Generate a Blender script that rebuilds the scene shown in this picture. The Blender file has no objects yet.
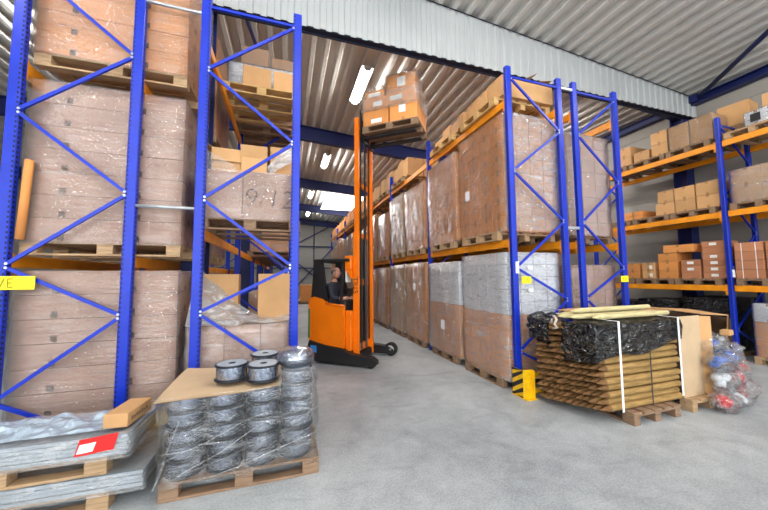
import bpy, math, random
from mathutils import Vector, Matrix, noise
random.seed(7)
S = bpy.context.scene
COL = S.collection
R = random.uniform
PI = math.pi

# ---------------------------------------------------------------- materials
def lin(c):
    return tuple(((v / 255) / 12.92 if v / 255 <= .04045 else ((v / 255 + .055) / 1.055) ** 2.4) for v in c) + (1,)

class NT:
    def __init__(s, name):
        s.m = bpy.data.materials.new(name); s.m.use_nodes = True
        s.t = s.m.node_tree; s.t.nodes.clear()
        s.out = s.n('ShaderNodeOutputMaterial')
    def n(s, typ, ins=None, **kw):
        nd = s.t.nodes.new(typ)
        for k, v in kw.items(): setattr(nd, k, v)
        for k, v in (ins or {}).items():
            if isinstance(v, bpy.types.NodeSocket): s.t.links.new(v, nd.inputs[k])
            else: nd.inputs[k].default_value = v
        return nd
    def coord(s, scale=(1, 1, 1), kind='Object'):
        tc = s.n('ShaderNodeTexCoord')
        return s.n('ShaderNodeMapping', {'Vector': tc.outputs[kind], 'Scale': scale}).outputs[0]
    def noise(s, vec, scale, detail=4, rough=.55, dist=0):
        return s.n('ShaderNodeTexNoise', {'Vector': vec, 'Scale': scale, 'Detail': detail, 'Roughness': rough, 'Distortion': dist}).outputs['Fac']
    def ramp(s, fac, stops):
        r = s.n('ShaderNodeValToRGB', {'Fac': fac}); e = r.color_ramp.elements
        while len(e) < len(stops): e.new(.5)
        for el, (p, c) in zip(e, stops):
            el.position = p; el.color = c if len(c) == 4 else lin(c)
        return r.outputs['Color']
    def math(s, op, a, b=0.):
        return s.n('ShaderNodeMath', {0: a, 1: b}, operation=op).outputs[0]
    def mixc(s, fac, a, b, blend='MIX'):
        nd = s.n('ShaderNodeMix', data_type='RGBA', blend_type=blend)
        for k, v in ((0, fac), (6, a), (7, b)):
            if isinstance(v, bpy.types.NodeSocket): s.t.links.new(v, nd.inputs[k])
            else: nd.inputs[k].default_value = v
        return nd.outputs[2]
    def bump(s, h, strength=.3, dist=.01):
        return s.n('ShaderNodeBump', {'Height': h, 'Strength': strength, 'Distance': dist}).outputs[0]
    def end(s, sock):
        s.t.links.new(sock, s.out.inputs['Surface']); return s.m
    def pbr(s, col, rough=.6, metal=0., normal=None, spec=.5, emit=None, es=0.):
        ins = {'Base Color': col, 'Roughness': rough, 'Metallic': metal, 'Specular IOR Level': spec}
        if normal is not None: ins['Normal'] = normal
        if emit is not None: ins['Emission Color'] = emit; ins['Emission Strength'] = es
        return s.n('ShaderNodeBsdfPrincipled', ins).outputs[0]

def plain(name, rgb, rough=.5, metal=0., var=.06, nscale=9., bump=.0, spec=.5):
    t = NT(name); v = t.coord()
    nz = t.noise(v, nscale, 5)
    c = lin(rgb); d = tuple(max(0, x * (1 - var * 2.2)) for x in c[:3]) + (1,); e = tuple(min(1, x * (1 + var * 1.6)) for x in c[:3]) + (1,)
    return t.end(t.pbr(t.ramp(nz, [(.3, d), (.7, e)]), rough, metal, t.bump(nz, bump, .004) if bump else None, spec))

def cardboard(name, rgb, var=.16):
    t = NT(name); v = t.coord()
    oi = t.n('ShaderNodeObjectInfo').outputs['Random']
    nz = t.noise(v, 5, 4); fine = t.noise(t.coord((90, 90, 4)), 3, 2)
    c = lin(rgb)
    dk = tuple(x * (1 - var) for x in c[:3]) + (1,); lt = tuple(min(1, x * (1 + var * .8)) for x in c[:3]) + (1,)
    base = t.ramp(oi, [(0, dk), (.5, c), (1, lt)])
    base = t.mixc(.35, base, t.ramp(nz, [(.3, tuple(x * .8 for x in c[:3]) + (1,)), (.7, tuple(min(1, x * 1.15) for x in c[:3]) + (1,))]))
    return t.end(t.pbr(base, .72, 0, t.bump(fine, .12, .002), .3))

def wood(name, rgb, dark=.55, sc=(3, 26, 26)):
    t = NT(name); oi = t.n('ShaderNodeObjectInfo').outputs['Random']
    tc = t.n('ShaderNodeTexCoord').outputs['Object']
    off = t.n('ShaderNodeVectorMath', {0: tc}, operation='ADD')
    cmb = t.n('ShaderNodeCombineXYZ', {0: t.math('MULTIPLY', oi, 37.), 1: t.math('MULTIPLY', oi, 91.), 2: oi}).outputs[0]
    t.t.links.new(cmb, off.inputs[1])
    v = t.n('ShaderNodeMapping', {'Vector': off.outputs[0], 'Scale': sc}).outputs[0]
    g = t.noise(v, 1.6, 5, .6, .6); k = t.noise(off.outputs[0], 6, 3)
    c = lin(rgb); dk = tuple(x * dark for x in c[:3]) + (1,); lt = tuple(min(1, x * 1.2) for x in c[:3]) + (1,)
    col = t.ramp(g, [(.28, dk), (.52, c), (.75, lt)])
    col = t.mixc(t.math('MULTIPLY', k, .4), col, dk)
    return t.end(t.pbr(col, .75, 0, t.bump(g, .25, .003), .25))

def film(name, tint=(.93, .94, .96, 1), base=.1, gain=.5, sc=(2.2, 2.2, 7), rough=.1, bstr=.9, streak=20., mul=1.7, st_amp=5.):
    """stretch film: mostly clear, milky where it is gathered, creased so that lamps glint in it"""
    t = NT(name); v = t.coord(sc); w = t.coord((1, 1, 1))
    a = t.noise(v, 2.2, 5, .6, 1.2); b = t.noise(w, 16, 3, .6, .8)
    st = t.noise(t.coord((1.3, 1.3, streak)), 2.2, 3, .55, .6); mk = t.noise(w, 2.6, 2)
    fac = t.math('ADD', t.math('MULTIPLY', t.math('MAXIMUM', t.math('SUBTRACT', a, .5), 0.), gain * 2.4), base)
    fac = t.math('MINIMUM', fac, .92)
    mk2 = t.math('MULTIPLY', t.math('MAXIMUM', t.math('SUBTRACT', mk, .42), 0.), st_amp)
    h = t.math('ADD', t.math('MULTIPLY', a, .8), t.math('ADD', t.math('MULTIPLY', b, .2), t.math('MULTIPLY', st, mk2)))
    nrm = t.bump(h, bstr, .04)
    clear = t.n('ShaderNodeBsdfTransparent', {'Color': (.98, .98, .98, 1)}).outputs[0]
    milk = t.pbr(tint, max(rough, .25), 0, nrm, .5)
    gl = t.n('ShaderNodeBsdfGlossy', {'Color': (1, 1, 1, 1), 'Roughness': rough, 'Normal': nrm}).outputs[0]
    fr = t.n('ShaderNodeFresnel', {'IOR': 1.5, 'Normal': nrm}).outputs[0]
    m1 = t.n('ShaderNodeMixShader', {0: fac, 1: clear, 2: milk}).outputs[0]
    m2 = t.n('ShaderNodeMixShader', {0: t.math('MINIMUM', t.math('MULTIPLY', fr, mul), .6), 1: m1, 2: gl}).outputs[0]
    return t.end(m2)

def emit(name, rgb, s):
    t = NT(name)
    return t.end(t.n('ShaderNodeEmission', {'Color': rgb, 'Strength': s}).outputs[0])

def concrete():
    t = NT('concrete'); v = t.coord()
    a = t.noise(v, .55, 6, .6, .5); b = t.noise(v, 4, 8, .7, .3); c = t.noise(t.coord((1, 1.9, 1)), 1.3, 6, .66, 1.5)
    sp = t.noise(v, 60, 2)
    col = t.ramp(a, [(.32, (118, 125, 131)), (.5, (160, 167, 172)), (.68, (190, 196, 200))])
    col = t.mixc(.4, col, t.ramp(b, [(.3, (108, 111, 114)), (.55, (166, 170, 173)), (.75, (200, 203, 204))]))
    col = t.mixc(t.math('MULTIPLY', t.ramp(c, [(.55, (0, 0, 0)), (.72, (255, 255, 255))]), .5), col, lin((104, 107, 110)))
    col = t.mixc(.12, col, t.ramp(sp, [(.4, (120, 120, 120)), (.6, (240, 240, 240))]))
    rough = t.math('ADD', t.math('MULTIPLY', b, .3), .3)
    return t.end(t.pbr(col, rough, 0, t.bump(b, .06, .01), .4))

M = dict(
    blue=plain('blue_paint', (10, 46, 178), .35, 0, .05, spec=.4), orange=plain('orange_paint', (248, 154, 26), .4, 0, .07, 5),
    steel=plain('dark_blue_steel', (24, 36, 96), .5, 0, .08, 4), slot=plain('slot_shadow', (12, 16, 42), .8),
    galv=plain('galvanised', (190, 195, 200), .35, .6), yellow=plain('yellow_paint', (246, 190, 14), .45, 0, .1, 14), black=plain('black_paint', (22, 22, 24), .5),
    sign=plain('yellow_sign', (238, 222, 20), .5, 0, .04), ink=plain('faded_ink', (150, 140, 30), .8), pen=plain('pen_ink', (112, 92, 84), .8),
    deckmetal=plain('roof_sheet', (208, 206, 201), .7, .0, .02, 3, spec=.2), curtain=plain('white_sheet', (176, 180, 181), .5, 0, .02, 2),
    wallp=plain('wall_panel', (160, 157, 150), .65, 0, .03, 1.5),
    card=cardboard('cardboard', (224, 150, 84)), cardpink=cardboard('cardboard_dull', (188, 148, 126), .08), cardtan=cardboard('cardboard_tan', (206, 160, 110)), cardpale=cardboard('cardboard_pale', (204, 176, 142)),
    cardred=cardboard('cardboard_reddish', (188, 128, 92)), cardshade=plain('cardboard_inside_shade', (82, 60, 42), .9), white=cardboard('white_carton', (226, 230, 238), .05),  # inside of the open box: its shade is painted into the dark colour
    cardgrey=cardboard('cardboard_grey', (160, 130, 108)),
    tape=plain('brown_tape', (168, 124, 78), .3), paper=plain('paper', (240, 240, 238), .7, 0, .02), seam=plain('carton_seam', (104, 76, 54), .9),
    redp=plain('red_paper', (216, 30, 28), .5), pal=wood('pallet_wood', (188, 156, 120)), pald=wood('pallet_wood_grey', (150, 122, 98)), pall=wood('pallet_wood_light', (216, 178, 120)),
    stake=wood('stake_wood', (172, 138, 84), .5, (3, 30, 30)), tip=wood('stake_tip', (132, 96, 60), .5, (9, 9, 9)), stakeg=wood('stake_green', (212, 198, 148), .6, (3, 30, 30)),
    film=film('stretch_film', base=.03, gain=.35, rough=.07), filmk=film('stretch_film_milky', base=.34, gain=.9, sc=(3, 3, 5)), filmw=film('stretch_film_white', base=.14, gain=.6, mul=1.3, st_amp=1.6), filmr=film('stretch_film_reels', base=.02, gain=.35, sc=(2, 2, 3), rough=.06, bstr=.7, mul=1.6, st_amp=.6),
    filmd=film('stretch_film_dusty', base=.1, gain=.45, sc=(1.6, 1.6, 5), rough=.2), filma=film('stretch_film_flat', tint=(.8, .76, .76, 1), base=.06, gain=.3, sc=(1.2, 1.2, 9), rough=.1, bstr=.7, mul=2.2),
    filmb=film('bag_film', base=.06, gain=.4, sc=(5, 5, 5), rough=.08, bstr=.9, mul=1.5, st_amp=1.),
    sheet=plain('grey_sheet', (176, 188, 198), .4, .2, .06), crump=film('crumpled_film', tint=(.56, .7, .84, 1), base=.55, gain=.7, sc=(5, 5, 5), rough=.12, bstr=1.),
    strap=plain('white_strap', (236, 238, 240), .5), strapd=plain('dark_strap', (60, 62, 58), .5), rope=plain('rope', (226, 214, 196), .9),
    reel=plain('reel_flange', (34, 38, 48), .3, .3), wire=plain('wound_wire', (160, 168, 184), .22, .85, .25, 40), reeltop=plain('reel_top', (176, 188, 200), .4, .2),
    truck=plain('truck_orange', (250, 124, 8), .35, 0, .04, 3), trk=plain('truck_black', (30, 30, 32), .5), rubber=plain('rubber', (28, 28, 28), .8), hub=plain('wheel_hub', (190, 190, 186), .5),
    cyl=plain('ram_steel', (96, 98, 100), .3, .8), stick=plain('blue_sticker', (60, 140, 220), .5), green=plain('green_panel', (70, 110, 40), .5),
    skin=plain('skin', (206, 150, 124), .55), shirt=plain('dark_shirt', (38, 40, 52), .85), hair=plain('grey_hair', (120, 110, 104), .8),
    blueb=plain('blue_goods', (34, 92, 190), .4), redb=plain('red_goods', (206, 34, 40), .4), whiteb=plain('white_goods', (216, 220, 226), .5),
    lamp=emit('lamp_diffuser', (1, .965, .91, 1), 125.), sky=emit('rooflight', (1, 1, 1, 1), 7.), lampbody=plain('lamp_body', (225, 225, 222), .5),
    tubeg=plain('grey_card', (150, 146, 140), .7), floor=concrete())
def blackfilm():
    t = NT('black_film'); v = t.coord((1.2, 2, 3.4))
    a = t.noise(v, 2.6, 2, .5, 2.2); b = t.noise(t.coord(), 18, 3)
    return t.end(t.pbr(lin((11, 11, 14)), .14, 0, t.bump(t.math('ADD', a, t.math('MULTIPLY', b, .04)), 1., .16), .9))
M['bfilm'] = blackfilm()

# ---------------------------------------------------------------- mesh building
ORG = {}
class MB:
    def __init__(s): s.v = []; s.f = []; s.mi = []; s.sm = []
    def add(s, vs, fs, m=0, smooth=False, mat=None):
        o = len(s.v)
        s.v += [mat @ Vector(p) for p in vs] if mat is not None else [Vector(p) for p in vs]
        for f in fs: s.f.append([o + i for i in f]); s.mi.append(m); s.sm.append(smooth)
        return s
    def box(s, x0, x1, y0, y1, z0, z1, m=0, b=0, mat=None):
        if b <= 0:
            vs = [(x, y, z) for z in (z0, z1) for y in (y0, y1) for x in (x0, x1)]
            return s.add(vs, [(0, 2, 3, 1), (4, 5, 7, 6), (0, 1, 5, 4), (2, 6, 7, 3), (0, 4, 6, 2), (1, 3, 7, 5)], m, False, mat)
        b = min(b, (x1 - x0) * .45, (y1 - y0) * .45, (z1 - z0) * .45)
        vs = []; ix = {}
        X = (x0, x1); Y = (y0, y1); Z = (z0, z1); sg = (1, -1)
        for i in (0, 1):
            for j in (0, 1):
                for k in (0, 1):
                    for a in range(3):
                        p = [X[i], Y[j], Z[k]]
                        for q, (e, c) in enumerate(((0, i), (1, j), (2, k))):
                            if q != a: p[q] += sg[c] * b
                        ix[i, j, k, a] = len(vs); vs.append(p)
        fs = []
        for a in range(3):
            o1, o2 = [q for q in range(3) if q != a]
            for c in (0, 1):
                L = []
                for (u, w) in ((0, 0), (1, 0), (1, 1), (0, 1)):
                    t = [0, 0, 0]; t[a] = c; t[o1] = u; t[o2] = w
                    L.append(ix[t[0], t[1], t[2], a])
                fs.append(L)
        for a in range(3):       # edges along axis a
            o1, o2 = [q for q in range(3) if q != a]
            for u in (0, 1):
                for w in (0, 1):
                    L = []
                    for c, ax in ((0, o1), (1, o1), (1, o2), (0, o2)):
                        t = [0, 0, 0]; t[a] = c; t[o1] = u; t[o2] = w
                        L.append(ix[t[0], t[1], t[2], ax])
                    fs.append(L)
        for i in (0, 1):
            for j in (0, 1):
                for k in (0, 1): fs.append([ix[i, j, k, a] for a in range(3)])
        return s.add(vs, fs, m, False, mat)
    def bar(s, p, q, w, h, m=0, up=(0, 0, 1)):
        p, q = Vector(p), Vector(q); d = (q - p).normalized(); up = Vector(up)
        if abs(d.dot(up)) > .98: up = Vector((0, 1, 0))
        r = d.cross(up).normalized(); u = r.cross(d)
        vs = [e + r * (a * w / 2) + u * (c * h / 2) for e in (p, q) for a, c in ((-1, -1), (1, -1), (1, 1), (-1, 1))]
        return s.add(vs, [(3, 2, 1, 0), (4, 5, 6, 7), (0, 1, 5, 4), (1, 2, 6, 5), (2, 3, 7, 6), (3, 0, 4, 7)], m)
    def cyl(s, p, q, r0, r1=None, n=16, m=0, cap=True):
        r1 = r0 if r1 is None else r1
        p, q = Vector(p), Vector(q); d = (q - p).normalized()
        a = d.orthogonal().normalized(); b = d.cross(a)
        vs = [e + (a * math.cos(2 * PI * i / n) + b * math.sin(2 * PI * i / n)) * r for e, r in ((p, r0), (q, r1)) for i in range(n)]
        s.add(vs, [(i, (i + 1) % n, n + (i + 1) % n, n + i) for i in range(n)], m, True)
        if cap: s.add(vs, [list(range(n))[::-1], list(range(n, 2 * n))], m)
        return s
    def tube(s, pts, r, n=8, m=0):
        pts = [Vector(p) for p in pts]; vs = []; fs = []
        ref = None
        for k, p in enumerate(pts):
            d = (pts[min(k + 1, len(pts) - 1)] - pts[max(k - 1, 0)]).normalized()
            a = d.orthogonal().normalized() if ref is None else (ref - d * ref.dot(d)).normalized()
            ref = a; b = d.cross(a)
            vs += [p + (a * math.cos(2 * PI * i / n) + b * math.sin(2 * PI * i / n)) * r for i in range(n)]
            if k: fs += [((k - 1) * n + i, (k - 1) * n + (i + 1) % n, k * n + (i + 1) % n, k * n + i) for i in range(n)]
        fs += [list(range(n))[::-1], [(len(pts) - 1) * n + i for i in range(n)]]
        return s.add(vs, fs, m, True)
    def lathe(s, prof, c=(0, 0, 0), n=24, m=0, smooth=True):
        c = Vector(c); vs = []; fs = []
        for k, (r, z) in enumerate(prof):
            vs += [c + Vector((r * math.cos(2 * PI * i / n), r * math.sin(2 * PI * i / n), z)) for i in range(n)]
            if k: fs += [((k - 1) * n + i, (k - 1) * n + (i + 1) % n, k * n + (i + 1) % n, k * n + i) for i in range(n)]
        return s.add(vs, fs, m, smooth)
    def prism(s, poly, a0, a1, axis='y', m=0, b=0):
        f = {'y': lambda u, w, a: (u, a, w), 'x': lambda u, w, a: (a, u, w), 'z': lambda u, w, a: (u, w, a)}[axis]
        n = len(poly)
        vs = [f(u, w, a) for a in (a0, a1) for u, w in poly]
        return s.add(vs, [list(range(n))[::-1], list(range(n, 2 * n))] + [(i, (i + 1) % n, n + (i + 1) % n, n + i) for i in range(n)], m)
    def blob(s, c, r, amp=.15, fr=3., nu=14, nv=9, m=0, seed=0.):
        c = Vector(c); vs = []; fs = []
        for j in range(nv + 1):
            th = PI * j / nv
            for i in range(nu):
                ph = 2 * PI * i / nu
                d = Vector((math.sin(th) * math.cos(ph), math.sin(th) * math.sin(ph), math.cos(th)))
                k = 1 + amp * noise.noise(d * fr + Vector((seed, seed * 2, 0)))
                vs.append(c + Vector((d.x * r[0], d.y * r[1], d.z * r[2])) * k)
        for j in range(nv):
            for i in range(nu): fs.append((j * nu + i, (j + 1) * nu + i, (j + 1) * nu + (i + 1) % nu, j * nu + (i + 1) % nu))
        return s.add(vs, fs, m, True)
    def grid(s, fn, nu, nv, m=0, smooth=True):
        vs = [fn(i / nu, j / nv) for j in range(nv + 1) for i in range(nu + 1)]
        return s.add(vs, [(j * (nu + 1) + i, j * (nu + 1) + i + 1, (j + 1) * (nu + 1) + i + 1, (j + 1) * (nu + 1) + i) for j in range(nv) for i in range(nu)], m, smooth)
    def mesh(s, name, mats, off=Vector((0, 0, 0))):
        me = bpy.data.meshes.new(name)
        me.from_pydata([tuple(p - off) for p in s.v], [], s.f)
        for k in (mats if isinstance(mats, (list, tuple)) else [mats]): me.materials.append(M[k] if isinstance(k, str) else k)
        me.polygons.foreach_set('material_index', s.mi); me.polygons.foreach_set('use_smooth', s.sm)
        me.update(); return me
    def build(s, name, mats, parent=None, local=False):
        off = Vector((0, 0, 0)) if (parent is None or local) else ORG.get(parent.name, Vector((0, 0, 0)))
        return put(name, s.mesh(name, mats, off), parent)

def put(name, me, parent=None, loc=(0, 0, 0), rz=0):
    o = bpy.data.objects.new(name, me); COL.objects.link(o)
    o.location = loc
    if rz: o.rotation_euler.z = rz
    if parent is not None:
        o.parent = parent; ORG[o.name] = ORG.get(parent.name, Vector((0, 0, 0)))
    else: ORG[o.name] = Vector((0, 0, 0))
    return o
def text(name, body, size, mat, parent, loc, rot, offset=0., shear=0., align='LEFT'):
    cu = bpy.data.curves.new(name, 'FONT'); cu.body = body; cu.size = size; cu.extrude = .0008; cu.offset = offset; cu.shear = shear; cu.align_x = align
    tmp = bpy.data.objects.new(name, cu); COL.objects.link(tmp)
    me = bpy.data.meshes.new_from_object(tmp.evaluated_get(bpy.context.evaluated_depsgraph_get()))
    bpy.data.objects.remove(tmp); bpy.data.curves.remove(cu)
    me.name = name; me.materials.clear(); me.materials.append(M[mat])
    o = put(name, me, parent, loc); o.rotation_euler = rot
    return o
def tag(o, label, cat, group=None, kind=None):
    o['label'] = label; o['category'] = cat
    if len(label.replace('-', ' ').split()) > 16: print('LONG', label)
    if group: o['group'] = group
    if kind: o['kind'] = kind
    return o
def thing(name, label, cat, loc=(0, 0, 0), rz=0, group=None):
    o = bpy.data.objects.new(name, None); COL.objects.link(o)
    o.empty_display_size = .1; o.location = loc; o.rotation_euler = (0, 0, rz)
    ORG[o.name] = Vector(loc)
    return tag(o, label, cat, group)
def struct(o, label=None):
    o['kind'] = 'structure'
    if label: o['label'] = label
    return o

# ---------------------------------------------------------------- the hall
RIDGE = -1.0
def roof(x): return 7.3 - .07 * abs(x - RIDGE)
XW, XL, YB, YF = 10.45, -12., 29., -7.
b = MB().box(XL - .2, XW + .3, YF - 8, YB + .2, -.2, 0); struct(b.build('floor', 'floor'), 'pale grey scuffed concrete floor')
# trapezoidal roof deck, ribs along the aisles
b = MB(); pts = []; P = .32; x = XL
while x < XW + .2:
    for dx, dz in ((0, 0), (.085, 0), (.125, .11), (.28, .11)): pts.append((x + dx, roof(x + dx) + dz))
    x += P
for (xa, za), (xb, zb) in zip(pts, pts[1:]):
    b.add([(xa, YF, za), (xb, YF, zb), (xb, YB, zb), (xa, YB, za)], [(0, 3, 2, 1)])
b.add([(XL - .2, YF, 7.6), (XW + .3, YF, 7.6), (XW + .3, YB + .2, 7.6), (XL - .2, YB + .2, 7.6)], [(0, 1, 2, 3)])
struct(b.build('ceiling', 'deckmetal'), 'pale ribbed metal roof deck')
# walls with horizontal joints
def panelwall(along, pos, a0, a1, z1, name, label, sgn):
    b = MB(); z = 0
    while z < z1:
        ze = min(z + .33, z1)
        for (za, zb, d) in ((z, z + .025, .018), (z + .025, ze, 0)):
            if zb > z1: continue
            if along == 'y': b.box(pos + (d if sgn > 0 else -.15), pos + (.15 if sgn > 0 else -d), a0, a1, za, zb)
            else: b.box(a0, a1, pos + d, pos + .15, za, zb)
        z = ze
    return struct(b.build(name, 'wallp'), label)
panelwall('y', XW, YF, YB, 7.0, 'wall_right', 'pale grey sheet wall behind the side rack', 1)
panelwall('x', YB, XL, XW, 7.6, 'wall_back', 'pale grey end wall with steel bracing', 1)
panelwall('y', XL, YF, YB, 7.0, 'wall_left', 'pale grey side wall', -1)
# the white sheet curtain that hangs from the roof
b = MB(); YC = 5.0; zb = 5.97; x = XL; prof = []
while x < XW:
    for dx, dy in ((0, 0), (.075, 0), (.1, -.024), (.185, -.024), (.21, 0)): prof.append((min(x + dx, XW), YC + dy))
    x += .21
for (xa, ya), (xb, yb) in zip(prof, prof[1:]):
    if xb > xa: b.add([(xa, ya, zb), (xb, yb, zb), (xb, yb, roof(xb) + .02), (xa, ya, roof(xa) + .02)], [(0, 1, 2, 3)])
struct(b.build('trim_1', 'curtain'), 'white corrugated sheet curtain hanging below the roof')
b = MB().box(XL, XW, YC + .004, YC + .16, zb - .005, zb + .09).box(XL, XW, YC + .1, YC + .13, zb - .03, zb + .04)
struct(b.build('trim_2', 'slot'), 'dark rail along the bottom of the white curtain')
b = MB()
x = XL
b.bar((RIDGE, YC - .045, roof(RIDGE) - .01), (XW, YC - .045, roof(XW) - .01), .012, .014)
struct(b.build('trim_3', 'slot'), 'thin dark joint along the top of the white curtain')

def roof_beam(y, h=.5):
    b = MB()
    for xa, xb in ((XL, RIDGE), (RIDGE, XW)):
        za, zb_ = roof(xa) - .01, roof(xb) - .01
        for (t0, t1, w) in ((0, -.025, .2), (-.025, -h + .025, .012), (-h + .025, -h, .2)):
            b.add([(xx, y + s * w / 2, zz + t) for xx, zz in ((xa, za), (xb, zb_)) for t in (t0, t1) for s in (-1, 1)],
                  [(0, 1, 3, 2), (4, 6, 7, 5), (0, 4, 5, 1), (2, 3, 7, 6), (0, 2, 6, 4), (1, 5, 7, 3)])
    return b
for i, y in enumerate((5.25, 11, 17, 23, 28.8)):
    struct(roof_beam(y).build('roof_beam', 'steel'), 'dark blue steel roof beam crossing the hall')
    for cx in (XW - .2, -1.31):
        b = MB().box(cx - .15, cx + .15, y - .15, y - .13, 0, roof(cx) - .45).box(cx - .15, cx + .15, y + .13, y + .15, 0, roof(cx) - .45).box(cx - .008, cx + .008, y - .13, y + .13, 0, roof(cx) - .45)
        b.box(cx - .2, cx + .2, y - .2, y + .2, 0, .02)
        struct(b.build('steel_column', 'steel'), 'dark blue steel column holding the roof')
b = MB().box(XW - .22, XW - .02, YF, YB, roof(XW) - .22, roof(XW) - .2).box(XW - .22, XW - .02, YF, YB, roof(XW) - .05, roof(XW) - .03).box(XW - .13, XW - .115, YF, YB, roof(XW) - .2, roof(XW) - .05)
struct(b.build('eaves_beam', 'steel'), 'dark blue eaves beam along the side wall')
b = MB().tube([(10.3, 4.9, roof(10.3) - .12), (8.87, 3.04, roof(8.87) - .12), (6.9, .45, roof(6.9) - .12)], .05, 10)
b.box(10.15, 10.4, 4.8, 5.05, roof(10.3) - .2, roof(10.3) - .02)
struct(b.build('roof_brace', 'steel'), 'dark blue round brace running under the roof from the wall corner')
b = MB().tube([(-1.0, 5.3, 6.9), (-.75, 7.2, 7.1)], .04, 8)
struct(b.build('roof_brace', 'steel'), 'short blue brace between column head and roof')
b = MB()   # bracing on the end wall
for p, q in (((0, 28.85, 0), (6, 28.85, 6.5)), ((-2, 28.85, 3.2), (4.5, 28.85, 6.9)), ((-6, 28.85, 4.6), (8, 28.85, 4.6)), ((-6, 28.85, 2.6), (8, 28.85, 2.6)), ((2.4, 28.85, 0), (2.4, 28.85, 6.8)), ((-2, 28.85, 0), (-2, 28.85, 6.8)), ((-1, 28.85, 4.6), (4, 28.85, .6))):
    b.bar(p, q, .09, .09)
struct(b.build('wall_brace', 'steel'), 'blue steel bracing on the end wall')
b = MB().box(2.3, 5.2, 18.2, 22.2, 6.70, 6.72)
struct(b.build('window_1', 'sky'), 'bright rooflight in the far roof')

def ceiling_light(x, y, label):
    t = thing('ceiling_light', label, 'ceiling light', (x, y, roof(x) - .2), 0, 'tube lights under the roof')
    lip = MB()
    if y > 5: lip.box(-.15, .15, -.8, .8, .03, .045)  # wider plate added on the far lamps to hold light off the roof
    lip.box(-.11, .11, -.8, .8, .03, .07, b=.01).box(-.02, .02, -.5, -.46, .07, .2).box(-.02, .02, .46, .5, .07, .2).build('housing', 'lampbody', t, True)
    MB().box(-.07, .07, -.74, .74, -.05, .03, b=.02).build('diffuser', 'lamp', t, True)
    for q in (-1, 1): MB().box(-.072, .072, q * .7625 - .0225, q * .7625 + .0225, -.045, .03).build('end_cap', 'lampbody', t, True)
ceiling_light(1.84, 7.75, 'lit tube light on the roof just above the raised pallet')
ceiling_light(1.6, 13.5, 'lit tube light between the first and second blue roof beam')
ceiling_light(1.4, 19.3, 'lit tube light beyond the second blue roof beam')
for x, y in ((1.9, 2.2), (7.4, .6), (7.4, 8.0), (7.4, 13.5), (-4.4, 2.2), (-4.4, 8), (-4.4, -3.2), (1.9, -3.2), (7.4, -3.2), (1.6, 25.2), (-.5, -.5)):
    ceiling_light(x, y, 'lit tube light under the ribbed roof, hidden beyond the racks or out of view')

# ---------------------------------------------------------------- racks
NODES = [4.97, 4.2, 3.43, 2.66, 1.89, 1.37, .62, .12]
def post_mesh(inner):
    b = MB().box(-.05, .05, -.035, .035, 0, 5.16, b=.006)
    z = .15
    while z < 5.1:
        for s in (-1, 1):
            b.box(s * .0505 - .001, s * .0505 + .001, -.02, .004, z, z + .022, 1)
            b.box(inner * .036 - .006, inner * .036 + .008, -.0362, -.034, z, z + .022, 1)
        z += .05
    return b.mesh('post', ['blue', 'slot'])
POST = {1: post_mesh(1), -1: post_mesh(-1)}
FOOT = MB().box(-.07, .07, -.06, .06, 0, .012).box(-.02, .02, -.055, -.045, .012, .03).mesh('base_plate', 'steel')
def beam_mesh(ln):
    b = MB().box(-.022, .022, .05, ln - .05, -.125, 0, b=.006)
    b.box(.0225, .0235, .06, ln - .06, -.085, -.055)
    return b.mesh('beam', 'orange')
BM = {}
CONN = MB().box(-.03, .03, -.005, .05, -.2, .02, b=.004).cyl((-.035, .02, -.03), (-.03, .02, -.03), .008).cyl((-.035, .02, -.15), (-.03, .02, -.15), .008).mesh('end_connector', 'orange')
brace_cache = {}
def frame(root, xa, xb, y, flip, top_cross=True, detail=True):
    """upright frame across the rack: two posts, zigzag bracing. local = world minus root origin"""
    o = ORG[root.name]
    pm = {}
    for x, inn in ((xa, 1), (xb, -1)):
        p = put('post', POST[inn], root, Vector((x, y, 0)) - o)
        if detail:
            put('base_plate', FOOT, p)
        pm[x] = p
    L, Rr = (xb, xa) if flip else (xa, xb)     # flip: topmost node sits on the xb post
    key = (round(xb - xa, 3), flip)
    if key not in brace_cache:
        w = xb - xa; l, r = (w - .05, .05) if flip else (.05, w - .05); ms = []
        b = MB().bar((l, -.012, NODES[0] + .02), (r, -.012, NODES[0] + .02 - .0), .024, .032, up=(0, 0, 1)); ms.append(b.mesh('brace', 'blue'))
        for i in range(len(NODES) - 1):
            p0 = (l if i % 2 == 0 else r, -.022, NODES[i] - .02); p1 = (r if i % 2 == 0 else l, -.022, NODES[i + 1] + .02)
            b = MB().bar(p0, p1, .024, .034)
            b.cyl((p0[0], -.04, p0[2]), (p0[0], -.03, p0[2]), .013, n=8, m=1).cyl((p1[0], -.04, p1[2]), (p1[0], -.03, p1[2]), .013, n=8, m=1)
            ms.append(b.mesh('brace', ['blue', 'galv']))
        brace_cache[key] = ms
    for m in brace_cache[key]: put('brace', m, root, Vector((xa, y, 0)) - o)
    return pm
def beams(root, xs, ys, levels, detail=1):
    o = ORG[root.name]
    for y0, y1 in zip(ys, ys[1:]):
        ln = round(y1 - y0, 3)
        if ln not in BM: BM[ln] = beam_mesh(ln)
        for z in levels:
            for x in xs:
                bo = put('beam', BM[ln], root, Vector((x, y0, z)) - o)
                if y0 < 8 and detail: put('end_connector', CONN, bo, (0, .035, 0))
FY = [3.9 + 2.88 * i for i in range(8)]
def rack(label, xa, xb, ys, levels, flip, group='blue and orange pallet racks'):
    r = thing('pallet_rack', label, 'pallet rack', ((xa + xb) / 2, ys[0], 0), 0, group)
    posts = [frame(r, xa, xb, y, flip, detail=(k < 2)) for k, y in enumerate(ys)]
    beams(r, (xa, xb), ys, levels)
    return r, posts
LV = [2.34, 4.64]
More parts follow.
